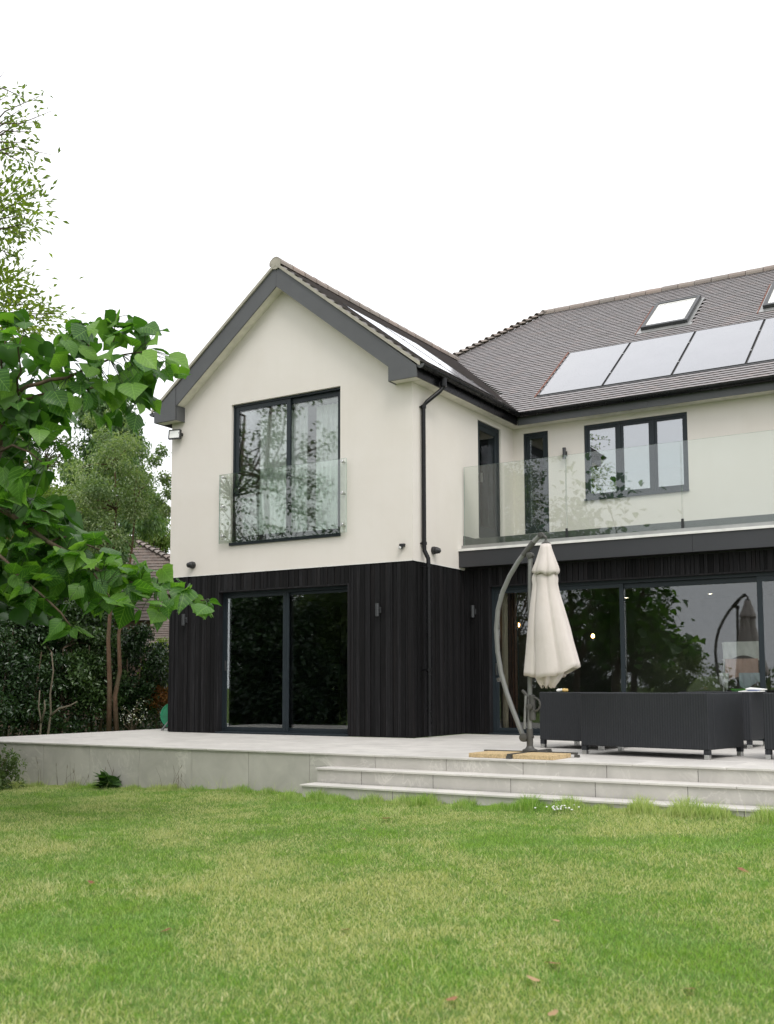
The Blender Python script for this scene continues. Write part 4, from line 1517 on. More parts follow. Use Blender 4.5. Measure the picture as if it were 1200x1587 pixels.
o = tag(empty('newspaper', (4.965, -0.02, 0.697), math.radians(93)), 'folded white and blue papers on the armchair armrest', 'newspaper')
MB().add([(-0.24, -0.13, 0), (0.26, -0.11, 0.0), (0.27, 0.10, 0.0), (-0.25, 0.13, 0), (-0.24, -0.13, 0.010), (0.26, -0.11, 0.016), (0.27, 0.10, 0.020), (-0.25, 0.13, 0.008)],
         [(0, 3, 2, 1), (4, 5, 6, 7), (0, 1, 5, 4), (1, 2, 6, 5), (2, 3, 7, 6), (3, 0, 4, 7)]).build('page', M['paper'], o)
MB().add([(-0.20, -0.09, 0.013), (0.05, -0.10, 0.020), (0.06, 0.02, 0.021), (-0.18, 0.04, 0.013), (-0.20, -0.09, 0.017), (0.05, -0.10, 0.024), (0.06, 0.02, 0.025), (-0.18, 0.04, 0.017)],
         [(0, 3, 2, 1), (4, 5, 6, 7), (0, 1, 5, 4), (1, 2, 6, 5), (2, 3, 7, 6), (3, 0, 4, 7)]).build('blue_leaflet', M['blue_paper'], o)
MB().add([(0.00, -0.12, 0.020), (0.30, -0.13, 0.024), (0.31, 0.08, 0.045), (0.02, 0.09, 0.028), (0.00, -0.12, 0.030), (0.30, -0.13, 0.036), (0.31, 0.08, 0.056), (0.02, 0.09, 0.040)],
         [(0, 3, 2, 1), (4, 5, 6, 7), (0, 1, 5, 4), (1, 2, 6, 5), (2, 3, 7, 6), (3, 0, 4, 7)]).build('page', M['paper'], o)
o = tag(empty('paper_wrapper', (2.96, -1.40, 0.702), 0.3), 'small crumpled yellow and white wrapper on the seat back behind the parasol', 'wrapper')
b = MB()
for k in range(2):
    pf = [(0.0, -0.04), (0.014, -0.034), (0.021, -0.01), (0.016, 0.015), (0.019, 0.034), (0.0, 0.045)]
    MB().lathe([(r_ * (1 + 0.15 * k), h_) for r_, h_ in pf], 7, axis=(1, 0.4 * k, 0.15 - 0.2 * k), origin=(0.035 * (2 * k - 1), 0, 0.022)).build('crumple', M['yellow'] if k else M['white_cloth'], o)

# ---------------------------------------------------------------- cantilever parasol
PB = Vector((3.19, -2.93, 0.0))
o = tag(empty('parasol', PB), 'closed cream cantilever parasol with curved grey arm on the terrace', 'parasol')


def plane_pt(u, v, dy=0.0):
    """Point of the parasol's upright plane, local to its base."""
    d = (CAM_R * ((u - PX) / FOC) - CAM_U * ((v - PY) / FOC) + CAM_F)
    s = (PB.y + dy - CAM_C.y) / d.y
    return CAM_C + d * s - PB


b = MB()
for dx, dy in ((1, 0), (0, 1)):
    b.box(-0.56 * dx - 0.022 * dy, -0.56 * dy - 0.022 * dx, 0.030 + 0.002 * dx, 0.56 * dx + 0.022 * dy, 0.56 * dy + 0.022 * dx, 0.052 + 0.002 * dx)
for sx, sy in ((1, 0), (-1, 0), (0, 1), (0, -1)):
    b.box(0.555 * sx - 0.024, 0.555 * sy - 0.024, 0.0, 0.555 * sx + 0.024, 0.555 * sy + 0.024, 0.0295)
b.build('base_cross', M['pole_dark'], o)
MB().lathe([(0.085, 0.055), (0.085, 0.068), (0.05, 0.085), (0.036, 0.11), (0.036, 0.30), (0.030, 0.301)], 18).build('socket', M['pole_dark'], o)
pt = plane_pt(822, 862)
b = MB().tube([(0, 0, 0.29), (pt.x * 0.35, 0, 0.9), (pt.x, 0, pt.z)], 0.0265, 16)
b.build('pole', M['pole'], o)
arm_uv = [(812, 1143), (806, 1128), (795, 1100), (786, 1075), (777, 1044), (771.5, 1010), (769.5, 975), (772, 945), (779, 918), (790, 893), (803, 871), (815, 855), (826, 842), (834, 833), (839, 830)]
b = MB()
b.tube([plane_pt(u, v, 0.0) for u, v in arm_uv], 0.0275, 14)
b.build('arm', M['pole'], o)
b = MB()
q0, q1 = plane_pt(811, 861), plane_pt(827, 840)
b.tube([q0, q0 * 0.55 + q1 * 0.45, q1], [0.034, 0.035, 0.033], 14)
b.build('arm_sleeve', M['pole_dark'], o)
q = plane_pt(839, 829.5)
hub = plane_pt(846.5, 843)
b = MB()
b.lathe([(0.0, -0.035), (0.033, -0.03), (0.036, 0.0), (0.033, 0.03), (0.0, 0.035)], 14, origin=q, axis=(0, 1, 0))
b.tube([q, (hub.x, 0, q.z - 0.03), (hub.x, 0, hub.z + 0.01)], [0.02, 0.018, 0.012], 10)
b.lathe([(0.045, 0.0), (0.055, 0.008), (0.02, 0.03), (0.012, 0.055)], 16, origin=hub)
b.build('hanger', M['pole_dark'], o)
p1 = plane_pt(822, 861)
b = MB().lathe([(0.0, -0.045), (0.036, -0.04), (0.04, 0.0), (0.036, 0.04), (0.0, 0.045)], 14, origin=p1, axis=(0, 1, 0))
b.build('pivot_joint', M['pole_dark'], o)
b = MB()
c0 = plane_pt(813, 1143)
b.lathe([(0.0, -0.05), (0.046, -0.045), (0.050, 0.0), (0.046, 0.045), (0.0, 0.05)], 18, origin=c0, axis=(0, 1, 0))
b.tube([c0, c0 + Vector((0.11, 0.0, 0.01))], 0.018, 10)
b.build('lower_joint', M['pole_dark'], o)
c1 = plane_pt(825, 1095)
b = MB().lathe([(0.036, -0.12), (0.038, -0.11), (0.038, 0.15), (0.036, 0.16)], 14, origin=(c1.x, 0, c1.z - 0.03))
b.lathe([(0.0, 0.0), (0.033, 0.004), (0.033, 0.05), (0.0, 0.052)], 12, origin=(c1.x, -0.035, c1.z), axis=(0, -1, 0))
b.tube([(c1.x, 0, c1.z + 0.05), (c1.x - 0.05, -0.01, c1.z + 0.12), (c1.x - 0.11, -0.015, c1.z + 0.18)], [0.022, 0.02, 0.018], 10)
b.build('crank_housing', M['pole_dark'], o)
b = MB()
for k in range(9): pass
ha = [Vector((c1.x + 0.03 + 0.075 * math.sin(PI * k / 8), -0.02, c1.z + 0.10 - 0.075 + 0.075 * math.cos(PI * k / 8))) for k in range(9)]
b.tube(ha, 0.011, 8)
b.build('handle', M['pole_dark'], o)
k0 = plane_pt(815, 1078, -0.06)
k1 = plane_pt(813, 1130, -0.06)
MB().tube([k0, k1], 0.014, 10).build('crank_handle', M['pole'], o)
st = plane_pt(775, 1053)
MB().lathe([(0.03, -0.02), (0.036, -0.018), (0.036, 0.018), (0.03, 0.02)], 14, origin=st, axis=(0.25, 0, -0.97)).build('clip', M['pole_dark'], o)

# closed canopy: upper vent tier and long folded skirt, eight pleats round the hanging stem
def folds(levels, n, pleats, amp, seed, hem=None, depth=0.8):
    """levels: (z, xl, xr, fold strength) rows from the top; returns outer shell of folded cloth with thickness."""
    r = random.Random(seed)
    ph = [r.uniform(-0.5, 0.5) for _ in range(pleats)]
    am = [r.uniform(0.6, 1.35) for _ in range(pleats)]
    rows = []
    for li, (z, xl, xr, fs_) in enumerate(levels):
        cx, rx = (xl + xr) / 2, (xr - xl) / 2
        row = []
        for k in range(n):
            a = 2 * PI * k / n
            w = a / (2 * PI) * pleats
            i = int(w) % pleats
            f = w - int(w)
            g = abs(math.sin(PI * f)) ** 0.42                      # bulge between two creases
            sk = math.sin(2 * PI * f + ph[i]) * 0.10 * fs_
            rad = 1 - amp * fs_ * am[i] * (1 - g)
            aa = a + sk
            zz = z + (hem(aa) * (li / (len(levels) - 1)) ** 6 if hem else 0.0)
            row.append(Vector((cx + rx * rad * math.cos(aa), depth * min(rx, 0.24) * rad * math.sin(aa), zz)))
        rows.append(row)
    return rows


def shell(rows, mat, name, parent, th=0.006):
    n = len(rows[0])
    vs, fs = [], []
    for row in rows: vs += row
    base = len(vs)
    for row in rows:
        c = sum(row, Vector()) / n
        vs += [p + (c - p).normalized() * th for p in row]
    L = len(rows)
    for i in range(L - 1):
        for k in range(n):
            k2 = (k + 1) % n
            fs.append((i * n + k, (i + 1) * n + k, (i + 1) * n + k2, i * n + k2))
            fs.append((base + i * n + k, base + i * n + k2, base + (i + 1) * n + k2, base + (i + 1) * n + k))
    for k in range(n):
        k2 = (k + 1) % n
        fs.append(((L - 1) * n + k, base + (L - 1) * n + k, base + (L - 1) * n + k2, (L - 1) * n + k2))
    fs.append(tuple(range(n)))
    return MB().add(vs, fs).build(name, mat, parent, smooth=True)


def lv(v, ul, ur, f):
    a, c = plane_pt(ul, v), plane_pt(ur, v)
    return ((a.z + c.z) / 2, a.x, c.x, f)


sk_lv = [lv(874, 836, 858, 0.4), lv(884, 830, 862, 0.7), lv(892, 826, 864, 1.0), lv(897, 825, 865, 1.0), lv(905, 826, 864.5, 0.9), lv(918, 825, 867, 0.7), lv(935, 823, 872, 0.6), lv(955, 821, 878, 0.55),
         lv(975, 819, 884, 0.55), lv(995, 817, 889, 0.6), lv(1015, 815, 895, 0.65), lv(1032, 813, 900, 0.7), lv(1040, 812, 901, 0.75), lv(1046, 812, 897, 0.9)]
hemf = lambda a: -0.035 * (0.5 - 0.5 * math.cos(2 * a)) + 0.085 * max(0, math.cos(a)) ** 1.5 - 0.012 * math.sin(6 * a + 1)
shell(folds(sk_lv, 120, 6, 0.34, 4, hemf, 0.8), M['canvas'], 'canopy', o)
inner = [lv(1010, 826, 872, 0.8), lv(1030, 826, 874, 1.0), lv(1045, 828, 873, 1.2), lv(1056, 832, 866, 1.3), lv(1062, 838, 860, 1.3)]
shell(folds(inner, 96, 7, 0.42, 9, lambda a: -0.02 * math.sin(7 * a) - 0.015, 0.9), M['canvas'], 'canopy_fold', o)
cp_lv = [lv(843, 839, 853.5, 0.15), lv(850, 837, 855, 0.3), lv(860, 834, 858.5, 0.45), lv(870, 831, 862, 0.55), lv(878, 828, 865, 0.6), lv(884, 826, 866.5, 0.75), lv(888, 826, 866.5, 0.9)]
shell(folds(cp_lv, 96, 6, 0.30, 12, lambda a: -0.012 * math.cos(6 * a) - 0.025 * math.sin(a + 2.6), 0.95), M['canvas'], 'canopy_vent', o)

for (sx, sy), lb in (((-1, -1), 'rough tan paving slab weighing the parasol base, front slab under the curved arm'), ((1, -1), 'rough tan paving slab weighing the parasol base, front slab nearest the long sofa')):
    b = MB()
    n_ = 10
    x0, x1 = sorted((0.035 * sx, 0.50 * sx))
    y0, y1 = sorted((0.035 * sy, 0.53 * sy))
    P = []
    for k in range(n_): P.append((x0 + (x1 - x0) * k / n_ + random.uniform(-0.004, 0.004), y0 + random.uniform(-0.006, 0.006)))
    for k in range(n_): P.append((x1 + random.uniform(-0.006, 0.006), y0 + (y1 - y0) * k / n_))
    for k in range(n_): P.append((x1 - (x1 - x0) * k / n_, y1 + random.uniform(-0.006, 0.006)))
    for k in range(n_): P.append((x0 + random.uniform(-0.006, 0.006), y1 - (y1 - y0) * k / n_))
    b.prism([(p[0], p[1], 0.0) for p in P], (0, 0, 0.046))
    tag(b.build('paving_weight', M['slab'], None, loc=PB, bevel=0.004), lb, 'paving slab', 'tan slabs weighing the parasol base')

# ---------------------------------------------------------------- hose reel behind the corner
o = tag(empty('hose_reel', (-5.38, 0.62, 0.0), math.radians(38)), 'green plastic garden hose reel standing behind the house corner', 'hose reel')
b = MB()
for s in (-0.13, 0.13):
    d = MB().lathe([(0.05, 0.0), (0.05, 0.012), (0.19, 0.008), (0.215, 0.016), (0.23, 0.012), (0.23, -0.004), (0.215, -0.006), (0.19, 0.0)], 28, axis=(0, 1, 0), origin=(0, s, 0.27))
    disc = d.build('reel_disc', M['green_plastic'], o)
    for k in range(6):
        a = 2 * PI * k / 6
        MB().obox((0.125 * math.cos(a), s + 0.002 * (1 if s > 0 else -1) - (0.012 if s < 0 else -0.012), 0.27 + 0.125 * math.sin(a)), (0.06 * math.cos(a), 0, 0.06 * math.sin(a)), (0, 0.004, 0), (-0.008 * math.sin(a), 0, 0.008 * math.cos(a))).build('spoke', M['green_plastic'], disc)
MB().lathe([(0.055, -0.12), (0.055, 0.12)], 18, axis=(0, 1, 0), origin=(0, 0, 0.27)).build('drum', M['grey_plastic'], o)
b = MB()
for k in range(5):
    for q_ in range(1):
        pts = [(0.13 * math.cos(a), -0.10 + 0.045 * k, 0.27 + 0.13 * math.sin(a)) for a in [2 * PI * i / 20 for i in range(21)]]
        b.tube(pts, 0.016, 6, caps=False)
b.build('hose', M['green_plastic'], o)
b = MB()
for s in (-0.165, 0.165):
    b.tube([(-0.20, s, 0.012), (0.0, s, 0.27), (0.20, s, 0.012)], 0.013, 8)
b.tube([(-0.20, -0.165, 0.012), (-0.20, 0.165, 0.012)], 0.013, 8)
b.tube([(0.20, -0.165, 0.012), (0.20, 0.165, 0.012)], 0.013, 8)
b.build('stand', M['grey_plastic'], o)
MB().lathe([(0.0, -0.19), (0.05, -0.19), (0.05, -0.145), (0.0, -0.144)], 14, axis=(0, 1, 0), origin=(0, 0, 0.27)).build('hub', M['grey_plastic'], o)

# ---------------------------------------------------------------- planting helpers
def raw_mesh(name, V, tri=None, quad=None, mat=None, attrs=None, smooth=False):
    me = bpy.data.meshes.new(name)
    faces = []
    loops = []
    nt = 0 if tri is None else len(tri)
    nq = 0 if quad is None else len(quad)
    me.vertices.add(len(V))
    me.vertices.foreach_set('co', np.ascontiguousarray(V, np.float32).ravel())
    me.loops.add(nt * 3 + nq * 4)
    li = np.concatenate([x.ravel() for x in (tri, quad) if x is not None]).astype(np.int32)
    me.loops.foreach_set('vertex_index', li)
    me.polygons.add(nt + nq)
    st = np.concatenate([np.arange(nt) * 3, nt * 3 + np.arange(nq) * 4]).astype(np.int32)
    me.polygons.foreach_set('loop_start', st)
    me.update(calc_edges=True)
    for k, a in (attrs or {}).items():
        at = me.attributes.new(k, 'FLOAT', 'POINT')
        at.data.foreach_set('value', np.ascontiguousarray(a, np.float32))
    if mat: me.materials.append(mat)
    me.validate()
    return me


def unit(a):
    return a / np.maximum(np.linalg.norm(a, axis=1, keepdims=True), 1e-9)


def leaf_arrays(P, D, ln, wd, tint, fold=0.12, rng=RNG):
    """Folded pointed leaves: P centres, D directions."""
    n = len(P)
    D = unit(D)
    up = unit(np.tile((0.0, 0.0, 1.0), (n, 1)) + rng.normal(0, 0.55, (n, 3)))
    S = unit(np.cross(D, up))
    N = np.cross(S, D)
    ln = (ln * rng.uniform(0.7, 1.25, n))[:, None]
    wd = (wd * rng.uniform(0.75, 1.2, n))[:, None]
    b = P - D * ln / 2
    t = P + D * ln / 2 - N * ln * 0.10
    m = P - D * ln * 0.05
    l = m + S * wd / 2 + N * wd * fold
    r = m - S * wd / 2 + N * wd * fold
    V = np.stack([b, r, t, l], 1).reshape(-1, 3)
    i = np.arange(n)[:, None] * 4
    T = np.concatenate([i + [0, 1, 2], i + [0, 2, 3]], 1).reshape(-1, 3)
    return V, T, np.repeat(np.clip(tint, 0, 1), 4)


def crown_mesh(name, clusters, per, ln, wd, mat, droop=0.25, shell_=0.45, rng=RNG, spread=1.0):
    Ps, Ds, Ts = [], [], []
    for c, r in clusters:
        c, r = np.array(c, float), np.array(r, float) * np.ones(3)
        n = max(6, int(per * rng.uniform(0.7, 1.3)))
        d = unit(rng.normal(0, 1, (n, 3)))
        rad = (shell_ + (1 - shell_) * rng.random(n)) ** 0.8
        rad = np.where(rng.random(n) < 0.08, rad * 1.35, rad)
        Ps.append(c + d * rad[:, None] * r)
        Ds.append(d * 0.6 * spread + rng.normal(0, 0.6, (n, 3)) + np.array((0, 0, -droop)))
        Ts.append(np.clip(rng.normal(0.45 + rng.normal(0, 0.13), 0.22, n), 0, 1))
    V, T, A = leaf_arrays(np.concatenate(Ps), np.concatenate(Ds), ln, wd, np.concatenate(Ts), rng=rng)
    return raw_mesh(name, V, T, None, mat, {'tint': A})


def blob_clusters(center, radii, n, cr, rng, low=-0.75, flat=0.75):
    out = []
    c, R_ = np.array(center, float), np.array(radii, float)
    while len(out) < n:
        d = rng.normal(0, 1, 3)
        d /= np.linalg.norm(d)
        if d[2] < low: continue
        k = rng.uniform(0.35, 1.0) ** 0.6
        q = cr * rng.uniform(0.65, 1.3)
        out.append((c + d * k * (R_ - q * 0.55), (q, q, q * flat)))
    return out


def tree(name, label, cat, base, trunk, clusters, per, ln, wd, leafmat, barkmat, group=None, droop=0.25, r0=0.09, seed=1, shell_=0.45, branches=True, limit=40):
    """trunk: world points from the ground up; every leaf cluster hangs on a limb of its own."""
    rng = np.random.default_rng(seed)
    base = Vector(base)
    o = tag(empty(name, base), label, cat, group)
    b = MB()
    stems = trunk if isinstance(trunk[0][0], (list, tuple, Vector)) else [trunk]
    for st in stems:
        P = [Vector(p) - base for p in st]
        n = len(P)
        b.tube(P, [r0 * (1 - 0.72 * i / max(1, n - 1)) for i in range(n)], 9)
    allp = [Vector(p) - base for st in stems for p in st]
    if branches:
        for c, r in clusters[:limit]:
            c = Vector(c) - base
            cand = [p for p in allp if p.z < c.z + 0.2] or allp
            a = min(cand, key=lambda p: (p - c).length + 0.4 * abs(p.z - c.z + 0.6))
            m = a.lerp(c, 0.5) + Vector(rng.normal(0, 0.08, 3)) * (c - a).length + Vector((0, 0, 0.06 * (c - a).length))
            rr = max(0.012, r0 * 0.28)
            b.tube([a, m, c], [rr, rr * 0.6, rr * 0.25], 6)
    b.build('trunk', barkmat, o, smooth=True)
    cl = [(np.array(c) - np.array(base), r) for c, r in clusters]
    put('crown', crown_mesh('crown', cl, per, ln, wd, leafmat, droop, shell_, rng), o)
    return o


def S3(u, v, d): return tuple(spot(u, v, d))


def uv(p):
    q = Vector(p) - CAM_C
    return PX + FOC * q.dot(CAM_R) / q.dot(CAM_F), PY - FOC * q.dot(CAM_U) / q.dot(CAM_F)


# ---------------------------------------------------------------- lawn
def lawn_noise(x, y):
    return (np.sin(x * 1.9 + 0.6 * np.sin(y * 2.3)) * np.sin(y * 1.7 + 1.1 + 0.8 * np.sin(x * 1.3)) + 0.5 * np.sin(x * 5.1 + y * 3.3) * np.sin(y * 4.7 - x * 2.2)) / 1.5


def blades(name, X, Y, H, Wd, lean, mat, tint, rng):
    n = len(X)
    Z = ground_z(X, Y) - 0.004
    a = rng.uniform(0, 2 * PI, n)
    dx, dy = np.cos(a), np.sin(a)
    la = lean * rng.uniform(0.2, 1.4, n) * H
    ld = rng.uniform(0, 2 * PI, n)
    lx, ly = np.cos(ld) * la, np.sin(ld) * la
    B = np.stack([X, Y, Z], 1)
    side = np.stack([dx, dy, np.zeros(n)], 1) * (Wd / 2)[:, None]
    mid = B + np.stack([lx * 0.35, ly * 0.35, H * 0.55], 1)
    tip = B + np.stack([lx, ly, H * (1 - 0.12 * lean)], 1)
    V = np.stack([B - side, B + side, mid + side * 0.8, mid - side * 0.8, tip], 1).reshape(-1, 3)
    i = np.arange(n)[:, None] * 5
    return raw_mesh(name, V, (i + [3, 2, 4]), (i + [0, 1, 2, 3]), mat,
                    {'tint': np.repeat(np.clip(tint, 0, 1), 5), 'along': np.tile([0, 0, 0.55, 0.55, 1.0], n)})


def free_lawn(X, Y):
    return (Y < TF - 0.012) & ~((X > 0.93) & (Y < TF + 0.1) & (Y > -4.172)) & (Y < TF)


fh = Vector((CAM_F.x, CAM_F.y, 0)).normalized()
rh = Vector((fh.y, -fh.x, 0))
rng = np.random.default_rng(21)
NB = 540000
dd = np.linspace(4.2, 15.5, 400)
pdf = dd * np.interp(dd, [4.2, 6.0, 9.0, 15.5], [1.0, 0.95, 0.6, 0.4])
cdf = np.cumsum(pdf) / pdf.sum()
D_ = np.interp(rng.random(NB), cdf, dd)
L_ = (rng.uniform(-90, 1290, NB) - PX) / FOC * D_
NO = 150000                                                       # the lawn goes on, thinner, beside and in front
D_ = np.concatenate([D_, 1.2 + 14.0 * rng.random(NO) ** 0.7])
ang = np.concatenate([L_ / D_[:NB], rng.uniform(-1.25, 1.25, NO)])
out_ = (np.arange(NB + NO) >= NB)
keep_ = ~out_ | (np.abs(ang) > 0.40) | (D_ < 4.3)
D_, ang, out_ = D_[keep_], ang[keep_], out_[keep_]
L_ = ang * D_
X = CAM_C.x + fh.x * D_ + rh.x * L_
Y = CAM_C.y + fh.y * D_ + rh.y * L_
ok = free_lawn(X, Y) & (Y < TF - 0.015)
ok |= (X < TL - 0.05) & (Y < -1.0)
X, Y, out_ = X[ok], Y[ok], out_[ok]
nn = lawn_noise(X, Y)
H = (0.030 + 0.007 * nn) * rng.uniform(0.55, 1.35, len(X))
tall = rng.random(len(X)) < 0.010
H = np.where(tall, H * 1.9, H)
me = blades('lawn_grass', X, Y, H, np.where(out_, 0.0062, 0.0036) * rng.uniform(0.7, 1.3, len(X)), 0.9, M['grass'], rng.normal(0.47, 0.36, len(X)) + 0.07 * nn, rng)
tag(put('lawn_grass', me), 'short patchy lawn grass with straw coloured areas', 'grass', None, 'stuff')

# uncut grass along the foot of the walls and steps
n1 = 9000
X1 = rng.uniform(-6.0, 0.95, n1)
Y1 = TF - 0.02 - np.abs(rng.normal(0, 0.10, n1))
n2 = 15000
X2 = rng.uniform(0.8, 7.2, n2)
Y2 = -4.178 - np.abs(rng.normal(0, 0.13, n2))
X, Y = np.concatenate([X1, X2]), np.concatenate([Y1, Y2])
edge = np.concatenate([np.full(n1, 0.06), 0.085 + 0.035 * np.clip((X2 - 3.5) / 2.0, 0, 1)])
H = edge * (0.75 + 0.55 * np.sin(X * 3.1) * np.sin(X * 7.7 + 1) + 0.3 * np.sin(X * 17)) * rng.uniform(0.5, 1.6, len(X))
H = np.maximum(H, 0.03)
wisp = rng.random(len(X)) < 0.012
H = np.where(wisp, 0.17 * rng.uniform(0.7, 1.5, len(X)), H)
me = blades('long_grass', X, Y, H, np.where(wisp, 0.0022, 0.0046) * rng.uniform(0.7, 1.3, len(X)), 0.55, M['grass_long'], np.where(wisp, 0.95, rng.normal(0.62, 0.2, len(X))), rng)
tag(put('long_grass', me), 'longer bright grass growing against the terrace wall and steps', 'grass', None, 'stuff')

# fallen leaves and small flowers on the lawn
def leaf_blade(name, mat, lobes=0.05, curl=0.28, seed=0, nt=9):
    r = random.Random(seed)
    prof = [(0.0, 0.13), (0.07, 0.32), (0.16, 0.44), (0.27, 0.49), (0.40, 0.475 + lobes), (0.52, 0.415), (0.64, 0.325), (0.76, 0.21), (0.88, 0.09), (1.0, 0.004)]
    colsx = (-1, -0.55, 0, 0.55, 1)
    vs, uvs, fs = [], [], []
    tw, wv, fold = r.uniform(-0.5, 0.5), r.uniform(0, 6), r.uniform(0.05, 0.42)
    for t, w in prof:
        for c in colsx:
            x = c * w * (1 + 0.05 * math.sin(9 * t + 3 * c + wv))
            yb = t - (0.10 * (abs(c) ** 1.5) * (1 - t) ** 6 * 1.2)
            z = fold * abs(c) * w * 1.2 - curl * t * t + tw * x * t + 0.02 * math.sin(11 * t + 4 * c + wv) - 0.30 * max(0, abs(c) - 0.6) * w
            vs.append((x, yb, z))
            uvs.append((0.5 + 0.5 * c * w / 0.5, t))
    n = len(colsx)
    for i in range(len(prof) - 1):
        for k in range(n - 1):
            fs.append((i * n + k, i * n + k + 1, (i + 1) * n + k + 1, (i + 1) * n + k))
    me = bpy.data.meshes.new(name)
    me.from_pydata(vs, [], fs)
    me.materials.append(mat)
    uvl = me.uv_layers.new(name='UVMap')
    for lp in me.loops: uvl.data[lp.index].uv = uvs[lp.vertex_index]
    me.polygons.foreach_set('use_smooth', [True] * len(me.polygons))
    return me


dead = [leaf_blade('fallen_leaf', M['dead_leaf'], 0.02, 0.10, 40 + k) for k in range(3)]
spots_ = [(603, 1268, 'pale fallen leaf lying on the lawn in front of the steps', 0.10), (535, 1440, 'tan fallen leaf on the lawn left of the middle, halfway down', 0.05), (263, 1440, 'tiny orange fallen leaf alone in the left half of the lawn', 0.05),
          (867, 1493, 'largest red brown fallen leaf on the right half of the lawn', 0.06), (832, 1520, 'orange fallen leaf just below the largest red brown one', 0.055), (700, 1550, 'dark red fallen leaf near the bottom edge of the lawn', 0.05),
          (1066, 1532, 'orange fallen leaf at the lower right of the lawn', 0.055), (1145, 1346, 'straw coloured fallen leaf at the right side of the lawn below the steps', 0.07), (856, 1573, 'pale fallen leaf at the very bottom of the lawn', 0.045),
          (867, 1427, 'small blackened fallen leaf in the middle of the lawn', 0.035), (567, 1285, 'small tan fallen leaf left of the pale one by the steps', 0.045), (140, 1365, 'small fallen leaf at the far left of the lawn', 0.05)]
for k, (u, v, lb, sz) in enumerate(spots_):
    d = (CAM_R * ((u - PX) / FOC) - CAM_U * ((v - PY) / FOC) + CAM_F)
    p = CAM_C.copy()
    for _ in range(4):
        z = float(ground_z(p.x, p.y)) + 0.030 if _ else -0.45
        p = CAM_C + d * ((z - CAM_C.z) / d.z)
    o = put('fallen_leaf', dead[k % 3], None, p, (random.uniform(-0.3, 0.3), random.uniform(-0.3, 0.3), random.uniform(0, 6)))
    o.scale = (sz, sz * 1.2, sz)
    tag(o, lb, 'leaf', 'fallen leaves on the lawn')

pc = Vector((4.206, -4.52, 0))
pc.z = float(ground_z(4.206, -4.52))
o = tag(empty('clover_flowers', pc), 'patch of tiny white flowers in the lawn below the steps', 'flowers')
b = MB()
st = MB()
for k in range(22):
    x, y = random.gauss(0, 0.075), random.gauss(0, 0.10)
    h = random.uniform(0.045, 0.075)
    st.tube([(x, y, 0), (x, y, h)], 0.0012, 4)
    b.lathe([(0.0, -0.006), (0.008, -0.004), (0.011, 0.001), (0.006, 0.006), (0.0, 0.007)], 7, origin=(x, y, h))
tag(b.build('flower_head', M['white_paint'], o), kind='stuff')
tag(st.build('stem', M['leaf_garden'], o), kind='stuff')

# ---------------------------------------------------------------- broad leaved tree reaching in from the left
def SB(u, v, d): return tuple(spot(u, v, d * 1.06))


fo = Vector(SB(-60, 1230, 9.7))
fo.z = float(ground_z(fo.x, fo.y)) - 0.05
cat = tag(empty('broadleaf_tree', fo), 'tree with very large soft green leaves reaching across from the left', 'tree')
b = MB()


def bough(pts, r0, r1, n=8):
    P = [Vector(SB(*p)) - fo for p in pts]
    Q = []
    for i in range(len(P) - 1):
        Q += [P[i], P[i].lerp(P[i + 1], 0.5) + Vector((random.gauss(0, 0.012), random.gauss(0, 0.012), random.gauss(0, 0.012)))]
    Q.append(P[-1])
    b.tube(Q, [r0 + (r1 - r0) * i / (len(Q) - 1) for i in range(len(Q))], n)
    return [q + fo for q in Q]


b.tube([Vector((0, 0, 0)), Vector(SB(-75, 1050, 9.7)) - fo, Vector(SB(-60, 880, 9.6)) - fo, Vector(SB(-30, 770, 9.5)) - fo, Vector(SB(0, 690, 9.5)) - fo], [0.11, 0.10, 0.085, 0.06, 0.045], 12)
BO_ = []
BO_ += bough([(0, 690, 9.5), (8, 636, 9.5), (29, 607, 9.45), (60, 595, 9.4), (104, 586, 9.4), (121, 578, 9.4), (152, 564, 9.45), (190, 550, 9.5), (225, 545, 9.6)], 0.026, 0.006)
BO_ += bough([(8, 640, 9.5), (30, 620, 9.6), (60, 612, 9.6), (94, 607, 9.7), (150, 600, 9.8), (205, 590, 9.8)], 0.016, 0.005)
BO_ += bough([(12, 632, 9.5), (10, 590, 9.4), (2, 557, 9.3), (10, 520, 9.3)], 0.014, 0.005)
BO_ += bough([(27, 609, 9.45), (33, 575, 9.3), (28, 540, 9.2), (40, 505, 9.3)], 0.011, 0.004)
BO_ += bough([(150, 565, 9.45), (135, 530, 9.4), (125, 505, 9.3)], 0.008, 0.003)
BO_ += bough([(172, 556, 9.5), (178, 520, 9.5), (180, 492, 9.5)], 0.008, 0.003)
BO_ += bough([(-5, 700, 9.5), (20, 690, 9.3), (45, 700, 9.2), (70, 720, 9.2)], 0.016, 0.005)
BO_ += bough([(-30, 770, 9.5), (20, 800, 9.4), (75, 840, 9.4), (130, 872, 9.4), (185, 898, 9.5), (240, 915, 9.6), (290, 925, 9.7), (318, 930, 9.7)], 0.028, 0.006)
BO_ += bough([(75, 840, 9.4), (110, 830, 9.7), (150, 850, 9.8), (190, 865, 9.9)], 0.012, 0.004)
BO_ += bough([(-45, 820, 9.5), (10, 870, 9.2), (50, 910, 9.1), (95, 950, 9.1), (110, 970, 9.1)], 0.020, 0.005)
BO_ += bough([(-40, 800, 9.6), (10, 790, 9.8), (60, 790, 10.0), (90, 800, 10.0)], 0.016, 0.005)
BO_ += bough([(130, 872, 9.4), (160, 910, 9.2), (180, 940, 9.2)], 0.010, 0.004)
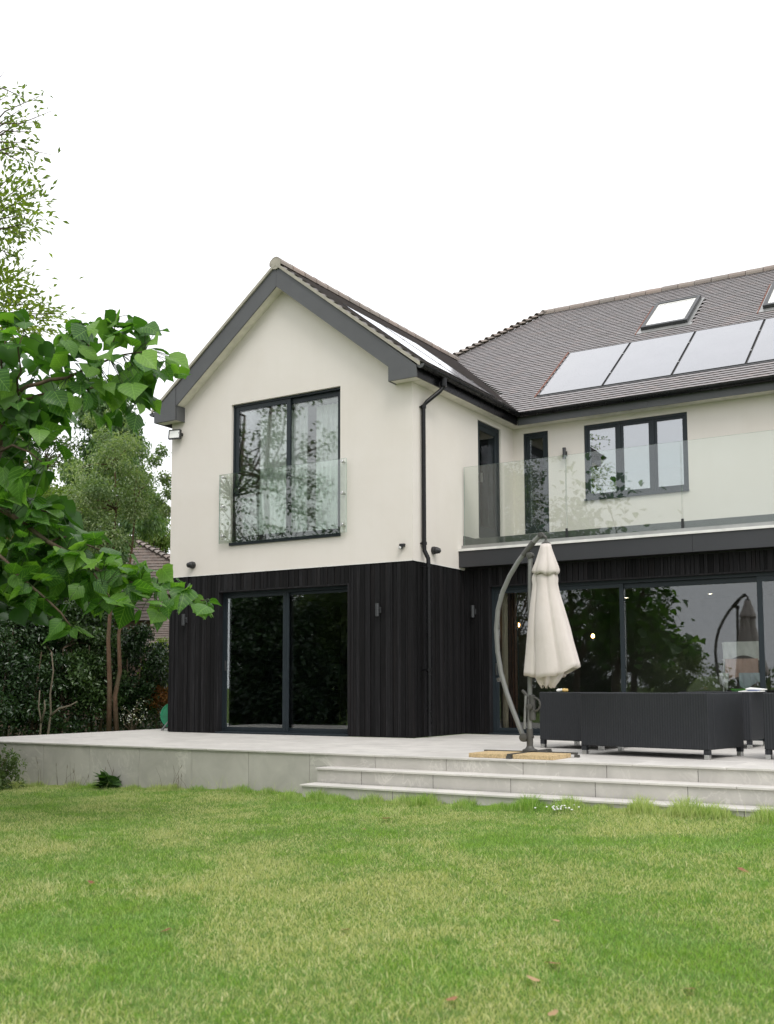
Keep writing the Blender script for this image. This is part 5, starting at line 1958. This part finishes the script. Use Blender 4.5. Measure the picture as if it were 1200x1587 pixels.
ell = [(140, 535, 45, 35, 17), (212, 530, 48, 32, 17), (240, 570, 34, 32, 12), (185, 498, 26, 10, 5), (112, 522, 18, 20, 5), (60, 585, 70, 55, 30), (18, 525, 30, 38, 13), (150, 605, 60, 36, 20),
       (205, 598, 42, 36, 13), (165, 640, 40, 22, 7), (210, 655, 10, 12, 2), (238, 630, 12, 10, 2), (30, 655, 48, 44, 17), (72, 690, 34, 26, 7), (10, 745, 28, 34, 10),
       (30, 800, 58, 45, 28), (85, 845, 66, 44, 28), (40, 895, 58, 46, 26), (120, 880, 58, 40, 24), (172, 900, 46, 36, 18), (215, 905, 42, 34, 15), (252, 915, 36, 32, 13), (296, 935, 30, 18, 9),
       (150, 945, 42, 22, 8), (100, 975, 42, 10, 5), (168, 860, 16, 12, 3), (18, 862, 30, 46, 10), (232, 955, 22, 14, 4), (324, 938, 12, 12, 6), (278, 572, 12, 16, 4)]
variants = [leaf_blade('leaf', M['leaf_big'], 0.01 + 0.035 * (k % 3), 0.15 + 0.11 * (k % 4), k) for k in range(10)]
rr = random.Random(11)
items = []
tw = MB()
for u0, v0, ru, rv, n in ell:
    for _ in range(int(n * 1.32)):
        while True:
            a, c = rr.uniform(-1, 1), rr.uniform(-1, 1)
            if a * a + c * c < 1: break
        near = min(BO_, key=lambda q: (q - Vector(SB(u0 + a * ru, v0 + c * rv, 9.5))).length)
        dep = (near - CAM_C).dot(CAM_F) / 1.06
        p = Vector(SB(u0 + a * ru, v0 + c * rv, dep + rr.gauss(0, 0.22)))
        q = min(BO_, key=lambda k_: (k_ - p).length)
        out = (p - q)
        out = out.normalized() if out.length > 0.02 else Vector((1, 0, 0))
        d = out * 0.75 + Vector((rr.gauss(0.15, 0.5), rr.gauss(-0.10, 0.5), rr.gauss(-0.30, 0.36)))
        d.normalize()
        nrm = Vector((rr.gauss(0.05, 0.5), rr.gauss(-0.12, 0.5), 1.0))
        x = d.cross(nrm).normalized()
        nz = x.cross(d)
        L = rr.choice((0.12, 0.16, 0.19, 0.21, 0.24)) * rr.uniform(0.85, 1.1)
        base_p = p - d * (L * 0.45)
        Mx = Matrix(((x[0] * L, d[0] * L, nz[0] * L, base_p.x - fo.x), (x[1] * L, d[1] * L, nz[1] * L, base_p.y - fo.y), (x[2] * L, d[2] * L, nz[2] * L, base_p.z - fo.z), (0, 0, 0, 1)))
        items.append(((p - CAM_C).length, Mx, rr.randrange(10)))
        if (base_p - q).length < 0.8:
            tw.tube([q - fo, (q - fo).lerp(base_p - fo, 0.55) + Vector((0, 0, 0.02)), base_p - fo], [0.0045, 0.0032, 0.0024], 5)
for q in ((-210, 560, 9.4), (-260, 380, 9.8), (-200, 820, 9.2), (-330, 640, 9.0), (-230, 250, 9.6), (-420, 480, 9.4)):
    bough([(-45, 800, 9.5), ((q[0] - 45) / 2, (q[1] + 720) / 2 - 60, (q[2] + 9.5) / 2), q], 0.03, 0.008)
b.build('branches', M['bark'], cat, smooth=True)
tag(tw.build('leaf_stalk', M['leaf_garden'], cat), kind='stuff')
for u0, v0, d0, ru, rv, n in ((-210, 560, 9.4, 110, 120, 170), (-270, 380, 9.8, 110, 120, 150), (-210, 830, 9.2, 120, 110, 170), (-350, 640, 9.0, 130, 130, 170), (-240, 240, 9.6, 120, 110, 110), (-430, 480, 9.4, 120, 140, 150)):
    for _ in range(n):                                           # the rest of its crown, out of the picture
        p = Vector(SB(u0 + rr.gauss(0, 0.5) * ru, v0 + rr.gauss(0, 0.5) * rv, d0 + rr.gauss(0, 0.6)))
        d = Vector((rr.gauss(0, 0.6), rr.gauss(0, 0.6), rr.gauss(-0.4, 0.3))).normalized()
        x = d.cross(Vector((rr.gauss(0, 0.4), rr.gauss(0, 0.4), 1.0))).normalized()
        nz = x.cross(d)
        L = rr.uniform(0.12, 0.2)
        items.append((99.0, Matrix(((x[0] * L, d[0] * L, nz[0] * L, p.x - fo.x), (x[1] * L, d[1] * L, nz[1] * L, p.y - fo.y), (x[2] * L, d[2] * L, nz[2] * L, p.z - fo.z), (0, 0, 0, 1))), rr.randrange(10)))
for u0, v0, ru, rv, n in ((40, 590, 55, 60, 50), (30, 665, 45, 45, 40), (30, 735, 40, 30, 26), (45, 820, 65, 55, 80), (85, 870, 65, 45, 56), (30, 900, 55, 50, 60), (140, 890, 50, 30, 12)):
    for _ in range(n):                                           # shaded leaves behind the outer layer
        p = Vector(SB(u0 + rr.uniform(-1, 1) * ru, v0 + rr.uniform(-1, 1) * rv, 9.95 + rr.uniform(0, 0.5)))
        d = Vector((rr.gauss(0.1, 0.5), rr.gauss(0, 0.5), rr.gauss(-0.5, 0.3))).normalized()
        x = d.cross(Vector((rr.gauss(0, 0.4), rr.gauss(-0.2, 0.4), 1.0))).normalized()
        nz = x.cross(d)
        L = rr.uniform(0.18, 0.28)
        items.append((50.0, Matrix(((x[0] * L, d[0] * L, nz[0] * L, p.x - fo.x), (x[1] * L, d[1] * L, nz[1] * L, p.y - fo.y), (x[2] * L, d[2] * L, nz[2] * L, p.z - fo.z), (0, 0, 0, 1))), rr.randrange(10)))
items.sort(key=lambda q: q[0])
for _, Mx, k in items[:298]:
    put_m('leaf', variants[k], cat, Mx)
vs, fs = [], []
for _, Mx, k in items[298:]:
    me = variants[k]
    o_ = len(vs)
    vs += [tuple(Mx @ v.co) for v in me.vertices]
    fs += [tuple(i + o_ for i in p.vertices) for p in me.polygons]
if vs:
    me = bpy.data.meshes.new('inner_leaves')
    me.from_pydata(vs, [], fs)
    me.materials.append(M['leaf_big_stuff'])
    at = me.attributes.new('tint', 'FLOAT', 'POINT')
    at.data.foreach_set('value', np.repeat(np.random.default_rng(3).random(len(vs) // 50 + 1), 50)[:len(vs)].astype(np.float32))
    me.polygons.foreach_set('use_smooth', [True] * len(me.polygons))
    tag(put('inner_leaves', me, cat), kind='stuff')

# ---------------------------------------------------------------- tall thin leaved tree at the left edge
rng = np.random.default_rng(5)
tb = Vector(S3(-95, 1180, 13.2))
tb.z = float(ground_z(tb.x, tb.y)) - 0.05
o = tag(empty('orchard_tree', tb), 'tall airy tree with small pointed leaves against the sky at the left', 'tree')
b = MB()
tr_pts = [tb] + [Vector(S3(u, v, 13.2)) for u, v in ((-100, 900), (-90, 700), (-80, 520), (-75, 380), (-62, 250), (-50, 140), (-40, 60))]
b.tube([p - tb for p in tr_pts], [0.13, 0.12, 0.10, 0.08, 0.06, 0.045, 0.03, 0.012], 10)
tips = [(6, 112, 6), (-10, 140, 16), (12, 148, 18), (38, 152, 16), (66, 147, 10), (34, 168, 8), (44, 178, 5), (80, 172, 7), (58, 190, 9), (20, 185, 10), (35, 200, 20), (55, 205, 12), (12, 222, 20), (45, 222, 15), (15, 240, 26), (48, 238, 16),
        (80, 240, 5), (30, 262, 22), (66, 268, 14), (12, 285, 30), (50, 275, 18), (70, 284, 9), (30, 300, 24), (62, 300, 12), (10, 315, 40), (30, 322, 44), (48, 330, 34), (68, 340, 12), (15, 345, 34), (50, 352, 16), (35, 365, 16), (10, 372, 20),
        (12, 395, 14), (8, 420, 34), (25, 430, 36), (42, 405, 10), (46, 420, 10), (34, 442, 26), (10, 450, 34), (40, 462, 12), (10, 480, 50), (30, 488, 50), (55, 482, 46), (75, 492, 30), (80, 470, 14), (98, 486, 12), (112, 487, 6), (60, 505, 40), (85, 512, 20),
        (20, 515, 46), (40, 530, 30), (-40, 300, 90), (-50, 420, 90), (-40, 500, 90), (-45, 200, 60), (-60, 600, 90), (-20, 600, 40)]
Ps, Ds, Ts = [], [], []
for u, v, n in tips:
    d = 13.2 + rng.normal(0, 0.45)
    tip = np.array(S3(u, v, d))
    a = min(tr_pts, key=lambda p: abs(p.z - (tip[2] - 0.45)))
    a = np.array(a)
    mid = a * 0.45 + tip * 0.55 + np.array((0, 0, 0.10)) + rng.normal(0, 0.05, 3)
    b.tube([Vector(a) - tb, Vector(mid) - tb, Vector(tip) - tb], [0.016, 0.008, 0.0025], 5)
    n = int(n * (1.9 if v > 290 else 1.3))
    k = rng.random(n) ** 0.7
    along_ = mid + (tip - mid) * (0.35 + 0.65 * k)[:, None]
    sp = 0.05 + 0.10 * (n / 50)
    P = along_ + rng.normal(0, sp, (n, 3)) * np.array((1, 1, 0.7))
    Ps.append(P)
    Ds.append((P - along_) * 6 + (tip - a) * 0.35 + rng.normal(0, 0.45, (n, 3)))
    Ts.append(rng.normal(0.5, 0.25, n) + (0.15 if 310 < v < 360 or v > 410 else -0.15))  # brighter light on some sprays is put into their leaf tint
b.build('trunk', M['bark'], o, smooth=True)
V, T, A = leaf_arrays(np.concatenate(Ps) - np.array(tb), np.concatenate(Ds), 0.092, 0.042, np.concatenate(Ts), 0.2, rng)
put('crown', raw_mesh('crown', V, T, None, M['leaf_tall'], {'tint': A}), o)

# ---------------------------------------------------------------- trees beside the house
rng = np.random.default_rng(31)
# two stemmed small leaved tree at the terrace end
c0 = np.array(S3(168, 772, 20.4))
cl = blob_clusters(c0, (1.05, 1.05, 1.5), 62, 0.30, rng, -0.9, 0.75)
for u, v in ((250, 700), (256, 740), (262, 765), (240, 715), (258, 792), (246, 780), (262, 748), (140, 650), (175, 640), (205, 655)):
    cl.append((np.array(S3(u, v, 20.4 + rng.normal(0, 0.3))), (0.16, 0.16, 0.14)))
cl = [q for q in cl if not (uv(q[0])[0] > 192 and uv(q[0])[1] > 815)]
g0 = Vector(S3(169, 1134, 20.2))
g1 = Vector(S3(183, 1134, 20.3))
tree('twin_stem_tree', 'small grey green tree rising on two bare trunks at the terrace end', 'tree', (g0.x, g0.y, -0.45),
     [[(g0.x, g0.y, -0.45), S3(170, 1060, 20.2), S3(168, 990, 20.2), S3(172, 930, 20.2), S3(175, 860, 20.3), S3(180, 790, 20.4), S3(178, 720, 20.4)],
      [(g1.x, g1.y, -0.45), S3(178, 1080, 20.3), S3(186, 1040, 20.3), S3(184, 985, 20.2), S3(194, 920, 20.4), S3(205, 850, 20.4), S3(210, 780, 20.4)]],
     cl, 250, 0.066, 0.034, M['leaf_fine'], M['bark_red'], None, 0.3, 0.052, 3, 0.25)
# tall conifer behind it
cl = []
for k in range(170):
    t = rng.random() ** 0.8
    v = 596 + 330 * t
    hw = 16 + 92 * t ** 0.7
    a = rng.uniform(-1, 1)
    cl.append((np.array(S3(163 + a * hw, v, 27 + rng.uniform(-1, 1) * hw / 62)), (0.32, 0.32, 0.36)))
cl = [q for q in cl if not (uv(q[0])[0] > 195 and uv(q[0])[1] > 818)]
g = Vector(S3(163, 1100, 27))
tree('conifer_tree', 'tall feathery conifer standing behind the two stemmed tree', 'tree', (g.x, g.y, -0.6), [(g.x, g.y, -0.6), S3(163, 900, 27), S3(163, 750, 27), S3(160, 610, 27)], cl, 230, 0.15, 0.045, M['leaf_conifer'], M['bark'], None, 1.0, 0.14, 8, 0.2)
# yellow green tree at the left
cl = blob_clusters(np.array(S3(95, 815, 22.5)), (0.95, 0.95, 1.15), 44, 0.34, rng, -0.9)
cl += blob_clusters(np.array(S3(30, 790, 22.8)), (1.1, 1.0, 1.3), 40, 0.36, rng, -0.9)
g = Vector(S3(85, 1100, 22.5))
tree('bushy_tree', 'bright yellow green bushy tree left of the two stemmed tree', 'tree', (g.x, g.y, -0.5), [(g.x, g.y, -0.5), S3(86, 950, 22.5), S3(90, 860, 22.5), S3(92, 780, 22.5)], cl, 210, 0.085, 0.045, M['leaf_yellow'], M['bark'], None, 0.3, 0.08, 9, 0.25)
rs = blob_clusters(np.array(S3(98, 786, 21.4)), (0.18, 0.15, 0.10), 4, 0.10, rng)
g = Vector(S3(60, 690, 24))
cl = blob_clusters(np.array(S3(65, 720, 25)), (1.3, 1.2, 1.2), 30, 0.36, rng, -0.9)
tree('bushy_tree', 'thin dark tree showing sky gaps behind the largest leaves at the left', 'tree', (S3(65, 1100, 25)[0], S3(65, 1100, 25)[1], -0.5), [(S3(65, 1100, 25)[0], S3(65, 1100, 25)[1], -0.5), S3(62, 850, 25), S3(65, 730, 25)], cl, 90, 0.09, 0.045, M['leaf_garden'], M['bark'], None, 0.3, 0.08, 10, 0.3)
# bright conifer between the neighbouring roof and the house corner
cl = []
for k in range(46):
    t = rng.random()
    cl.append((np.array(S3(235 + rng.uniform(-1, 1) * (12 + 30 * t), 775 + 100 * t, 38 + rng.normal(0, 0.4))), (0.34, 0.34, 0.36)))
g = Vector(S3(235, 1050, 38))
tree('conifer_tree', 'bright green conifer top between the old tiled roof and the house wall', 'tree', (g.x, g.y, -0.6), [(g.x, g.y, -0.6), S3(235, 900, 38), S3(235, 780, 38)], cl, 150, 0.17, 0.05, M['leaf_yellow'], M['bark'], None, 0.9, 0.12, 12, 0.2)

# evergreen shrubs along the terrace end
lau = [(-12, 1030, 20.2, 1.05, 1.35, 'dark glossy evergreen shrub at the left picture edge behind the terrace'), (42, 1035, 20.8, 1.0, 1.30, 'dark glossy evergreen shrub with pale bare stems at its foot'),
       (95, 1030, 21.3, 0.95, 1.35, 'dark glossy evergreen shrub between the pale stems and the two trunks'), (140, 1025, 21.5, 0.85, 1.40, 'glossy evergreen shrub just left of the two bare trunks'),
       (205, 1045, 22.2, 0.95, 1.20, 'dark evergreen shrub right of the two bare trunks'), (10, 960, 21.3, 1.1, 1.2, 'taller dark evergreen shrub behind the shrubs at the left edge'),
       (160, 1010, 22.4, 0.9, 1.45, 'deep shaded evergreen shrub behind the two bare trunks'), (75, 985, 22.0, 1.2, 1.5, 'deep shaded evergreen shrub behind the pale stemmed one')]
for k, (u, v, d, rx, rz, lb) in enumerate(lau):
    c = np.array(S3(u, v, d))
    cl = blob_clusters(c, (rx, rx * 0.85, rz), 46, 0.30, rng, -1.0, 0.8)
    gx0, gy0 = c[0], c[1]
    stems = []
    for q in range(3):
        a = rng.uniform(0, 6.28)
        stems.append([(gx0 + 0.15 * math.cos(a), gy0 + 0.15 * math.sin(a), -0.5), (gx0 + 0.3 * math.cos(a), gy0 + 0.3 * math.sin(a), 0.5), (gx0 + 0.5 * math.cos(a), gy0 + 0.5 * math.sin(a), c[2] + 0.3)])
    tree('evergreen_shrub', lb, 'shrub', (gx0, gy0, -0.5), stems, cl, 190, 0.092, 0.046, M['leaf_laurel_light'] if k in (2, 3) else M['leaf_laurel'], M['bark'], 'evergreen shrubs along the terrace end', 0.25, 0.035, 40 + k, 0.3, True, 16)
o = tag(empty('bare_stems', (0, 0, 0)), 'pale forked bare stems in front of the dark shrubs', 'shrub')
b = MB()
g = Vector(S3(75, 1140, 19.3))
o.location = (g.x, g.y, -0.4)
for pts in ([(74, 1142), (79, 1105), (78, 1075), (83, 1040), (80, 1010)], [(62, 1142), (64, 1118), (60, 1095), (62, 1070)], [(64, 1120), (70, 1098), (69, 1085)], [(78, 1110), (92, 1098), (108, 1094), (120, 1087)]):
    P = [Vector(S3(u, v, 19.0)) - o.location for u, v in pts]
    if pts[0][1] > 1130: P = [Vector((P[0].x, P[0].y, 0.0))] + P
    b.tube(P, [0.024 * (1 - 0.6 * i / (len(P) - 1)) for i in range(len(P))], 8)
b.build('stem', M['bark_pale'], o, smooth=True)
c = np.array(S3(243, 1085, 22.2))
tree('russet_shrub', 'russet brown shrub beside the black house corner', 'shrub', (c[0], c[1], -0.5), [(c[0], c[1], -0.5), (c[0], c[1], 0.1), tuple(c)], blob_clusters(c, (0.42, 0.4, 0.40), 16, 0.16, rng), 120, 0.07, 0.035, M['leaf_russet'], M['bark'], None, 0.2, 0.025, 60)
c = np.array(S3(246, 1030, 23.0))
tree('light_shrub', 'light green shrub between the low old roof and the house corner', 'shrub', (c[0], c[1], -0.5), [(c[0], c[1], -0.5), (c[0], c[1], 0.2), tuple(c)], blob_clusters(c, (0.55, 0.5, 0.62), 22, 0.2, rng), 110, 0.075, 0.04, M['leaf_yellow'], M['bark'], None, 0.2, 0.025, 61)
c = np.array(S3(205, 1108, 20.9))
tree('flowering_shrub', 'low shrub speckled with tiny white flowers behind the terrace', 'shrub', (c[0], c[1], -0.5), [(c[0], c[1], -0.5), (c[0], c[1], -0.1), tuple(c)], blob_clusters(c, (0.36, 0.3, 0.42), 14, 0.12, rng), 8, 0.032, 0.03, M['petal'], M['bark'], None, 0.0, 0.02, 62)

cl = []
for k in range(150):
    t = rng.random()
    cl.append((np.array((-7.1 - 1.6 * rng.random() - 1.2 * t, -4.6 + 9.5 * t, rng.uniform(-0.45, 0.75))), (0.34, 0.34, 0.32)))
tag(put('undergrowth', crown_mesh('undergrowth', cl, 110, 0.09, 0.05, M['leaf_laurel'], 0.2, 0.2, rng)), 'dark leafy undergrowth at the foot of the shrubs', 'undergrowth', None, 'stuff')

# fern and dock against the terrace wall
def rosette(name, label, loc, n, ln, wd, up, mat, seed):
    r = random.Random(seed)
    o = tag(empty(name, loc), label, 'plant')
    me = leaf_blade('leaf', mat, -0.12, 0.35, seed)
    for k in range(n):
        a = r.uniform(0, 2 * PI)
        e = r.uniform(*up)
        d = Vector((math.cos(a) * math.cos(e), math.sin(a) * math.cos(e), math.sin(e)))
        x = d.cross(Vector((0, 0, 1))).normalized()
        z = x.cross(d)
        L = ln * r.uniform(0.7, 1.2)
        s0 = Vector((r.gauss(0, 0.03), r.gauss(0, 0.03), r.uniform(0.0, 0.10)))
        w = wd / ln * L
        put_m('leaf', me, o, Matrix(((x[0] * w, d[0] * L, z[0] * L, s0.x), (x[1] * w, d[1] * L, z[1] * L, s0.y), (x[2] * w, d[2] * L, z[2] * L, s0.z), (0, 0, 0, 1))))
    return o


M['leaf_dock'] = mk_leaf('dock_leaf', [(0.03, 0.075, 0.02), (0.05, 0.11, 0.028), (0.07, 0.14, 0.04)], 0.3, 0.5, None, 0.4, True)
rosette('dock_plant', 'leafy green weed growing at the foot of the terrace wall', (-2.55, TF - 0.11, float(ground_z(-2.55, -3.7))), 34, 0.20, 0.22, (0.3, 1.4), M['leaf_dock'], 3)
fp = Vector(S3(-12, 1190, 14.6))
fp.z = float(ground_z(fp.x, fp.y))
cl = [(np.array((fp.x, fp.y, fp.z + 0.22)) + rng.normal(0, 0.12, 3), (0.17, 0.17, 0.15)) for _ in range(22)]
tree('leafy_bush', 'small leafy green bush at the left edge below the terrace wall', 'shrub', fp, [tuple(fp), (fp.x, fp.y, fp.z + 0.2)], cl, 80, 0.07, 0.03, M['leaf_garden'], M['bark'], None, 0.1, 0.015, 70)
# seed stalks by the wall
o = tag(empty('dry_stalks', (-2.6, TF - 0.06, float(ground_z(-2.6, -3.66)))), 'thin dry seed stalks leaning against the terrace wall', 'weeds')
b = MB()
for k in range(26):
    x = random.uniform(-1.4, 1.6)
    h = random.uniform(0.12, 0.36)
    lx = random.gauss(0, 0.08)
    b.tube([(x, random.uniform(-0.06, 0.03), 0.0), (x + lx * 0.4, -0.01, h * 0.6), (x + lx, -0.02, h)], [0.0022, 0.0016, 0.001], 4)
    if k % 2: b.lathe([(0.0, 0.0), (0.004, 0.01), (0.003, 0.04), (0.0, 0.06)], 5, origin=(x + lx, -0.02, h - 0.01), axis=(lx, 0, 0.3))
tag(b.build('stalk', M['bark_pale'], o), kind='stuff')

# ---------------------------------------------------------------- neighbouring house seen through the trees
nh = tag(empty('neighbour_house', (-18.0, 13.0, -0.6)), 'neighbouring house with weathered brown tiled roof behind the trees', 'house')
NI = Matrix.Translation((18.0, -13.0, 0.6))


def nh_part(o):
    o.parent = nh
    o.matrix_parent_inverse = NI
    return o


A0 = Vector(S3(262, 866, 34))
A1 = Vector(S3(214, 841, 34))
rdg = spot(203, 835, 31.0)
hipd = spot(300, 886, 29.6) - rdg
ev0 = rdg + hipd * ((rdg.z - 2.5) / -hipd.z)
rd_ = Vector((-0.907, -0.420, 0.0))
rn_ = Vector((-0.420, 0.907, 0.0))
rdg2 = rdg + rd_ * 7.5
ev1 = ev0 + rd_ * (7.5 + 2.0 * (rdg - ev0).dot(rd_))
bk0 = ev0 - rn_ * (2 * (ev0 - rdg).dot(rn_))
bk1 = ev1 - rn_ * (2 * (ev0 - rdg).dot(rn_))
b = MB()
b.quad(ev1, ev0, rdg, rdg2)
b.add([ev0, bk0, rdg], [(0, 1, 2)])
b.quad(bk0, bk1, rdg2, rdg)
b.add([bk1, ev1, rdg2], [(0, 1, 2)])
nroof = nh_part(b.build('roof', M['mortar']))
b = MB()
for a, c in ((ev1, ev0), (ev0, bk0), (bk0, bk1), (bk1, ev1)):
    m_ = (ev0 + ev1 + bk0 + bk1) / 4
    a2, c2 = a.lerp(m_, 0.05), c.lerp(m_, 0.05)
    b.quad((a2.x, a2.y, -0.6), (c2.x, c2.y, -0.6), (c2.x, c2.y, 2.65), (a2.x, a2.y, 2.65))
nh_part(b.build('wall', M['brown_brick']))


def roof_tiles_quad(a, c, t0, t1, gauge, mat, parent):
    """Courses of tiles between eave a-c and ridge t0-t1."""
    ux = (c - a).normalized()
    nn_ = ux.cross((t1 - c)).normalized()
    uy = nn_.cross(ux)
    if uy.z < 0: uy = -uy
    H_ = (t1 - c).dot(uy)
    l0, l1 = 0.0, (c - a).length
    r0_, r1_ = (t0 - a).dot(ux), (t1 - a).dot(ux)

    def keep(p):
        s = (p - a).dot(uy) / H_
        u = (p - a).dot(ux)
        return l0 + (r0_ - l0) * s - 0.05 < u < l1 + (r1_ - l1) * s + 0.05

    if ux.cross(uy).z < 0:
        a, ux, r0_, r1_ = c, -ux, (c - a).length - r1_, (c - a).length - r0_
    return tile_slope('roof_tiles', a, ux, uy, l1, H_, lambda p: keep(p), 0, gauge, 0.2, mat, parent)


lp = lambda v: v
o1 = roof_tiles_quad(ev1, ev0, rdg2, rdg, 0.13, 'old_tile', None)
o1.parent, o1.matrix_parent_inverse = nh, NI
hip = (ev0 - rdg).normalized()
t = 0.1
while t < (ev0 - rdg).length:
    p = rdg + hip * t
    h_ = nh_part(put_m('hip_tile', bonnet_me, None, along(p + Vector((0, 0, 0.02)), -hip, (0, 0, 1))))
    t += 0.2
b = MB()
ch = Vector(S3(6, 720, 33))
b.box(ch.x - 0.55, ch.y - 0.4, 5.0, ch.x + 0.45, ch.y + 0.4, ch.z + 0.05)
b.box(ch.x - 0.62, ch.y - 0.47, ch.z + 0.051, ch.x + 0.52, ch.y + 0.47, ch.z + 0.20)
chim = nh_part(b.build('chimney', M['brick']))
for s in (-0.25, 0.2):
    c = MB().lathe([(0.14, 0.0), (0.15, 0.02), (0.12, 0.35), (0.145, 0.36), (0.145, 0.42), (0.11, 0.421)], 14, origin=(ch.x + s, ch.y, ch.z + 0.2)).build('chimney_pot', M['brick'])
    nh_part(c)

gr = tag(empty('garden_shed', (-11.2, 7.6, -0.6)), 'low outbuilding with weathered tiled roof beside the house corner', 'shed')
GI = Matrix.Translation((11.2, -7.6, 0.6))
s0, s1 = Vector(S3(300, 1026, 26)), Vector(S3(215, 1024, 26))
s1.z = s0.z = (s0.z + s1.z) / 2
dirx = (s0 - s1).normalized()
back = Vector((dirx.y, -dirx.x, 0))
if back.y < 0: back = -back
t0_, t1_ = s1 + back * 2.0 + Vector((0, 0, 1.15)), s0 + back * 2.0 + Vector((0, 0, 1.15))
b = MB()
b.quad(s1, s0, t1_, t0_)
b.quad(s1 + back * 4, s0 + back * 4, t1_, t0_)
x_ = b.build('roof', M['mortar'], gr)
x_.matrix_parent_inverse = GI
x_ = roof_tiles_quad(s1, s0, t0_, t1_, 0.13, 'old_tile', None)
x_.parent, x_.matrix_parent_inverse = gr, GI
b = MB()
q = [s1 + back * 0.25, s0 + back * 0.25, s0 + back * 3.75, s1 + back * 3.75]
for i in range(4):
    a, c = q[i], q[(i + 1) % 4]
    b.quad((a.x, a.y, -0.6), (c.x, c.y, -0.6), (c.x, c.y, s0.z + 0.1), (a.x, a.y, s0.z + 0.1))
x_ = b.build('wall', M['brown_brick'], gr)
x_.matrix_parent_inverse = GI
b = MB()
f_ = -back * 0.02
b.prism([s1 + f_ + Vector((0, 0, 0.02)), s0 + f_ + Vector((0, 0, 0.02)), s0 + f_ - Vector((0, 0, 0.12)), s1 + f_ - Vector((0, 0, 0.12))], back * 0.02)
x_ = b.build('fascia', M['black'], gr)
x_.matrix_parent_inverse = GI

# ---------------------------------------------------------------- the rest of the garden, mirrored in the windows, plus added shade plants by the terrace
rng = np.random.default_rng(77)
gt = [(-9.2, -8.2, 9.3, 2.4, 3.0, 30, 60, 'tall loose garden tree mirrored in the upper gable window'),
      (-6.6, -13.2, 8.6, 2.1, 2.9, 66, 130, 'tall garden tree mirrored in the balcony glass'),
      (-12.8, -11.5, 10.0, 2.8, 3.4, 36, 70, 'far garden tree behind the tall loose one'),
      (-5.6, -17.0, 7.2, 2.0, 2.9, 60, 150, 'dense garden tree mirrored in the patio door behind the parasol'),
      (-4.3, -19.0, 4.9, 1.75, 2.0, 54, 170, 'rounded garden tree mirrored in the middle patio pane'),
      (-5.7, -6.6, 4.5, 2.2, 2.3, 80, 190, 'unseen dense low tree added to shade the left end of the terrace wall'),  # out of view, added to keep skylight off the terrace wall
      (-3.9, -6.7, 5.0, 1.5, 1.2, 46, 190, 'unseen spreading low tree added to darken the left terrace wall')]  # second unseen crown, added to deepen the shade on that wall
for k, (x, y, h, r, rz, nc, per, lb) in enumerate(gt):
    c = np.array((x, y, h - rz))
    tree('garden_tree', lb, 'tree', (x, y, -0.65), [(x, y, -0.65), (x + 0.1, y, 1.2), (x - 0.1, y + 0.1, h - rz), (x, y, h - 0.8)], blob_clusters(c, (r, r, rz), nc, 0.55, rng, -0.95), per, 0.13, 0.075, M['leaf_garden'], M['bark'], 'trees along the lower garden', 0.2, 0.14, 80 + k, 0.35)
sh = [(-7.6, -5.2, 1.3, 3.2), (-8.4, -7.6, 1.4, 3.3), (-8.6, -10.2, 1.5, 3.4), (-8.0, -12.8, 1.5, 3.2), (-7.2, -15.6, 1.5, 3.0), (-2.9, -19.4, 1.4, 2.7), (-6.5, -20.4, 1.6, 3.0), (-6.3, -9.0, 1.4, 3.6), (-5.6, -11.4, 1.4, 3.4), (-10.4, -9.4, 1.9, 4.6), (-9.6, -6.4, 1.8, 4.6), (-11.5, -7.8, 1.9, 4.8), (-8.2, -11.8, 1.8, 4.6), (-5.95, -4.75, 1.05, 2.6), (-6.6, -4.2, 1.2, 3.6), (-12.6, -9.8, 1.9, 4.8)]
sl = ['dark boundary shrub nearest the terrace end', 'dark boundary shrub under the tall loose tree', 'dark boundary shrub below the loose tree, further from the house', 'boundary shrub beside the tree mirrored in the balcony glass',
      'boundary shrub in the shade of the dense garden tree', 'spreading grey green shrub mirrored low in the patio pane', 'corner shrub at the far end of the boundary', 'taller dark shrub standing forward of the boundary line, mirrored in the lower sliding door', 'second dark shrub standing forward of the boundary line', 'tall rear evergreen behind the boundary shrubs, third from the house', 'tall rear evergreen behind the boundary shrubs, nearest the house',
      'tall rear evergreen standing furthest left of the boundary', 'tall rear evergreen behind the boundary shrubs, furthest from the house', 'unseen low shrub added to darken the left end of the terrace wall', 'unseen tall shrub added behind the low one to darken the terrace end', 'tall rear evergreen beyond the leftmost one']  # the two shrubs at the terrace wall end are added, unseen occluders
for k, ((x, y, r, h), lb) in enumerate(zip(sh, sl)):
    c = np.array((x, y, h * 0.42))
    tree('boundary_shrub', lb, 'shrub', (x, y, -0.65), [(x, y, -0.65), (x, y, 0.4), tuple(c)], blob_clusters(c, (r, r, h * 0.62), 52, 0.44, rng, -1.0), 190, 0.12, 0.065, M['leaf_fine'] if k == 5 else M['leaf_laurel'], M['bark'], 'shrubs along the lower garden', 0.2, 0.06, 95 + k, 0.3, True, 10)
cl = [(np.array((x, -47 + rng.normal(0, 1.5), rng.uniform(-0.2, 1.2 + 0.9 * math.sin(x * 0.4) ** 2))), (1.1, 1.0, 1.0)) for x in np.linspace(-45, 30, 130)]
tag(put('treeline', crown_mesh('treeline', cl, 70, 0.42, 0.22, M['leaf_garden'], 0.1, 0.3, rng)), 'low far line of trees beyond the garden', 'trees', None, 'stuff')
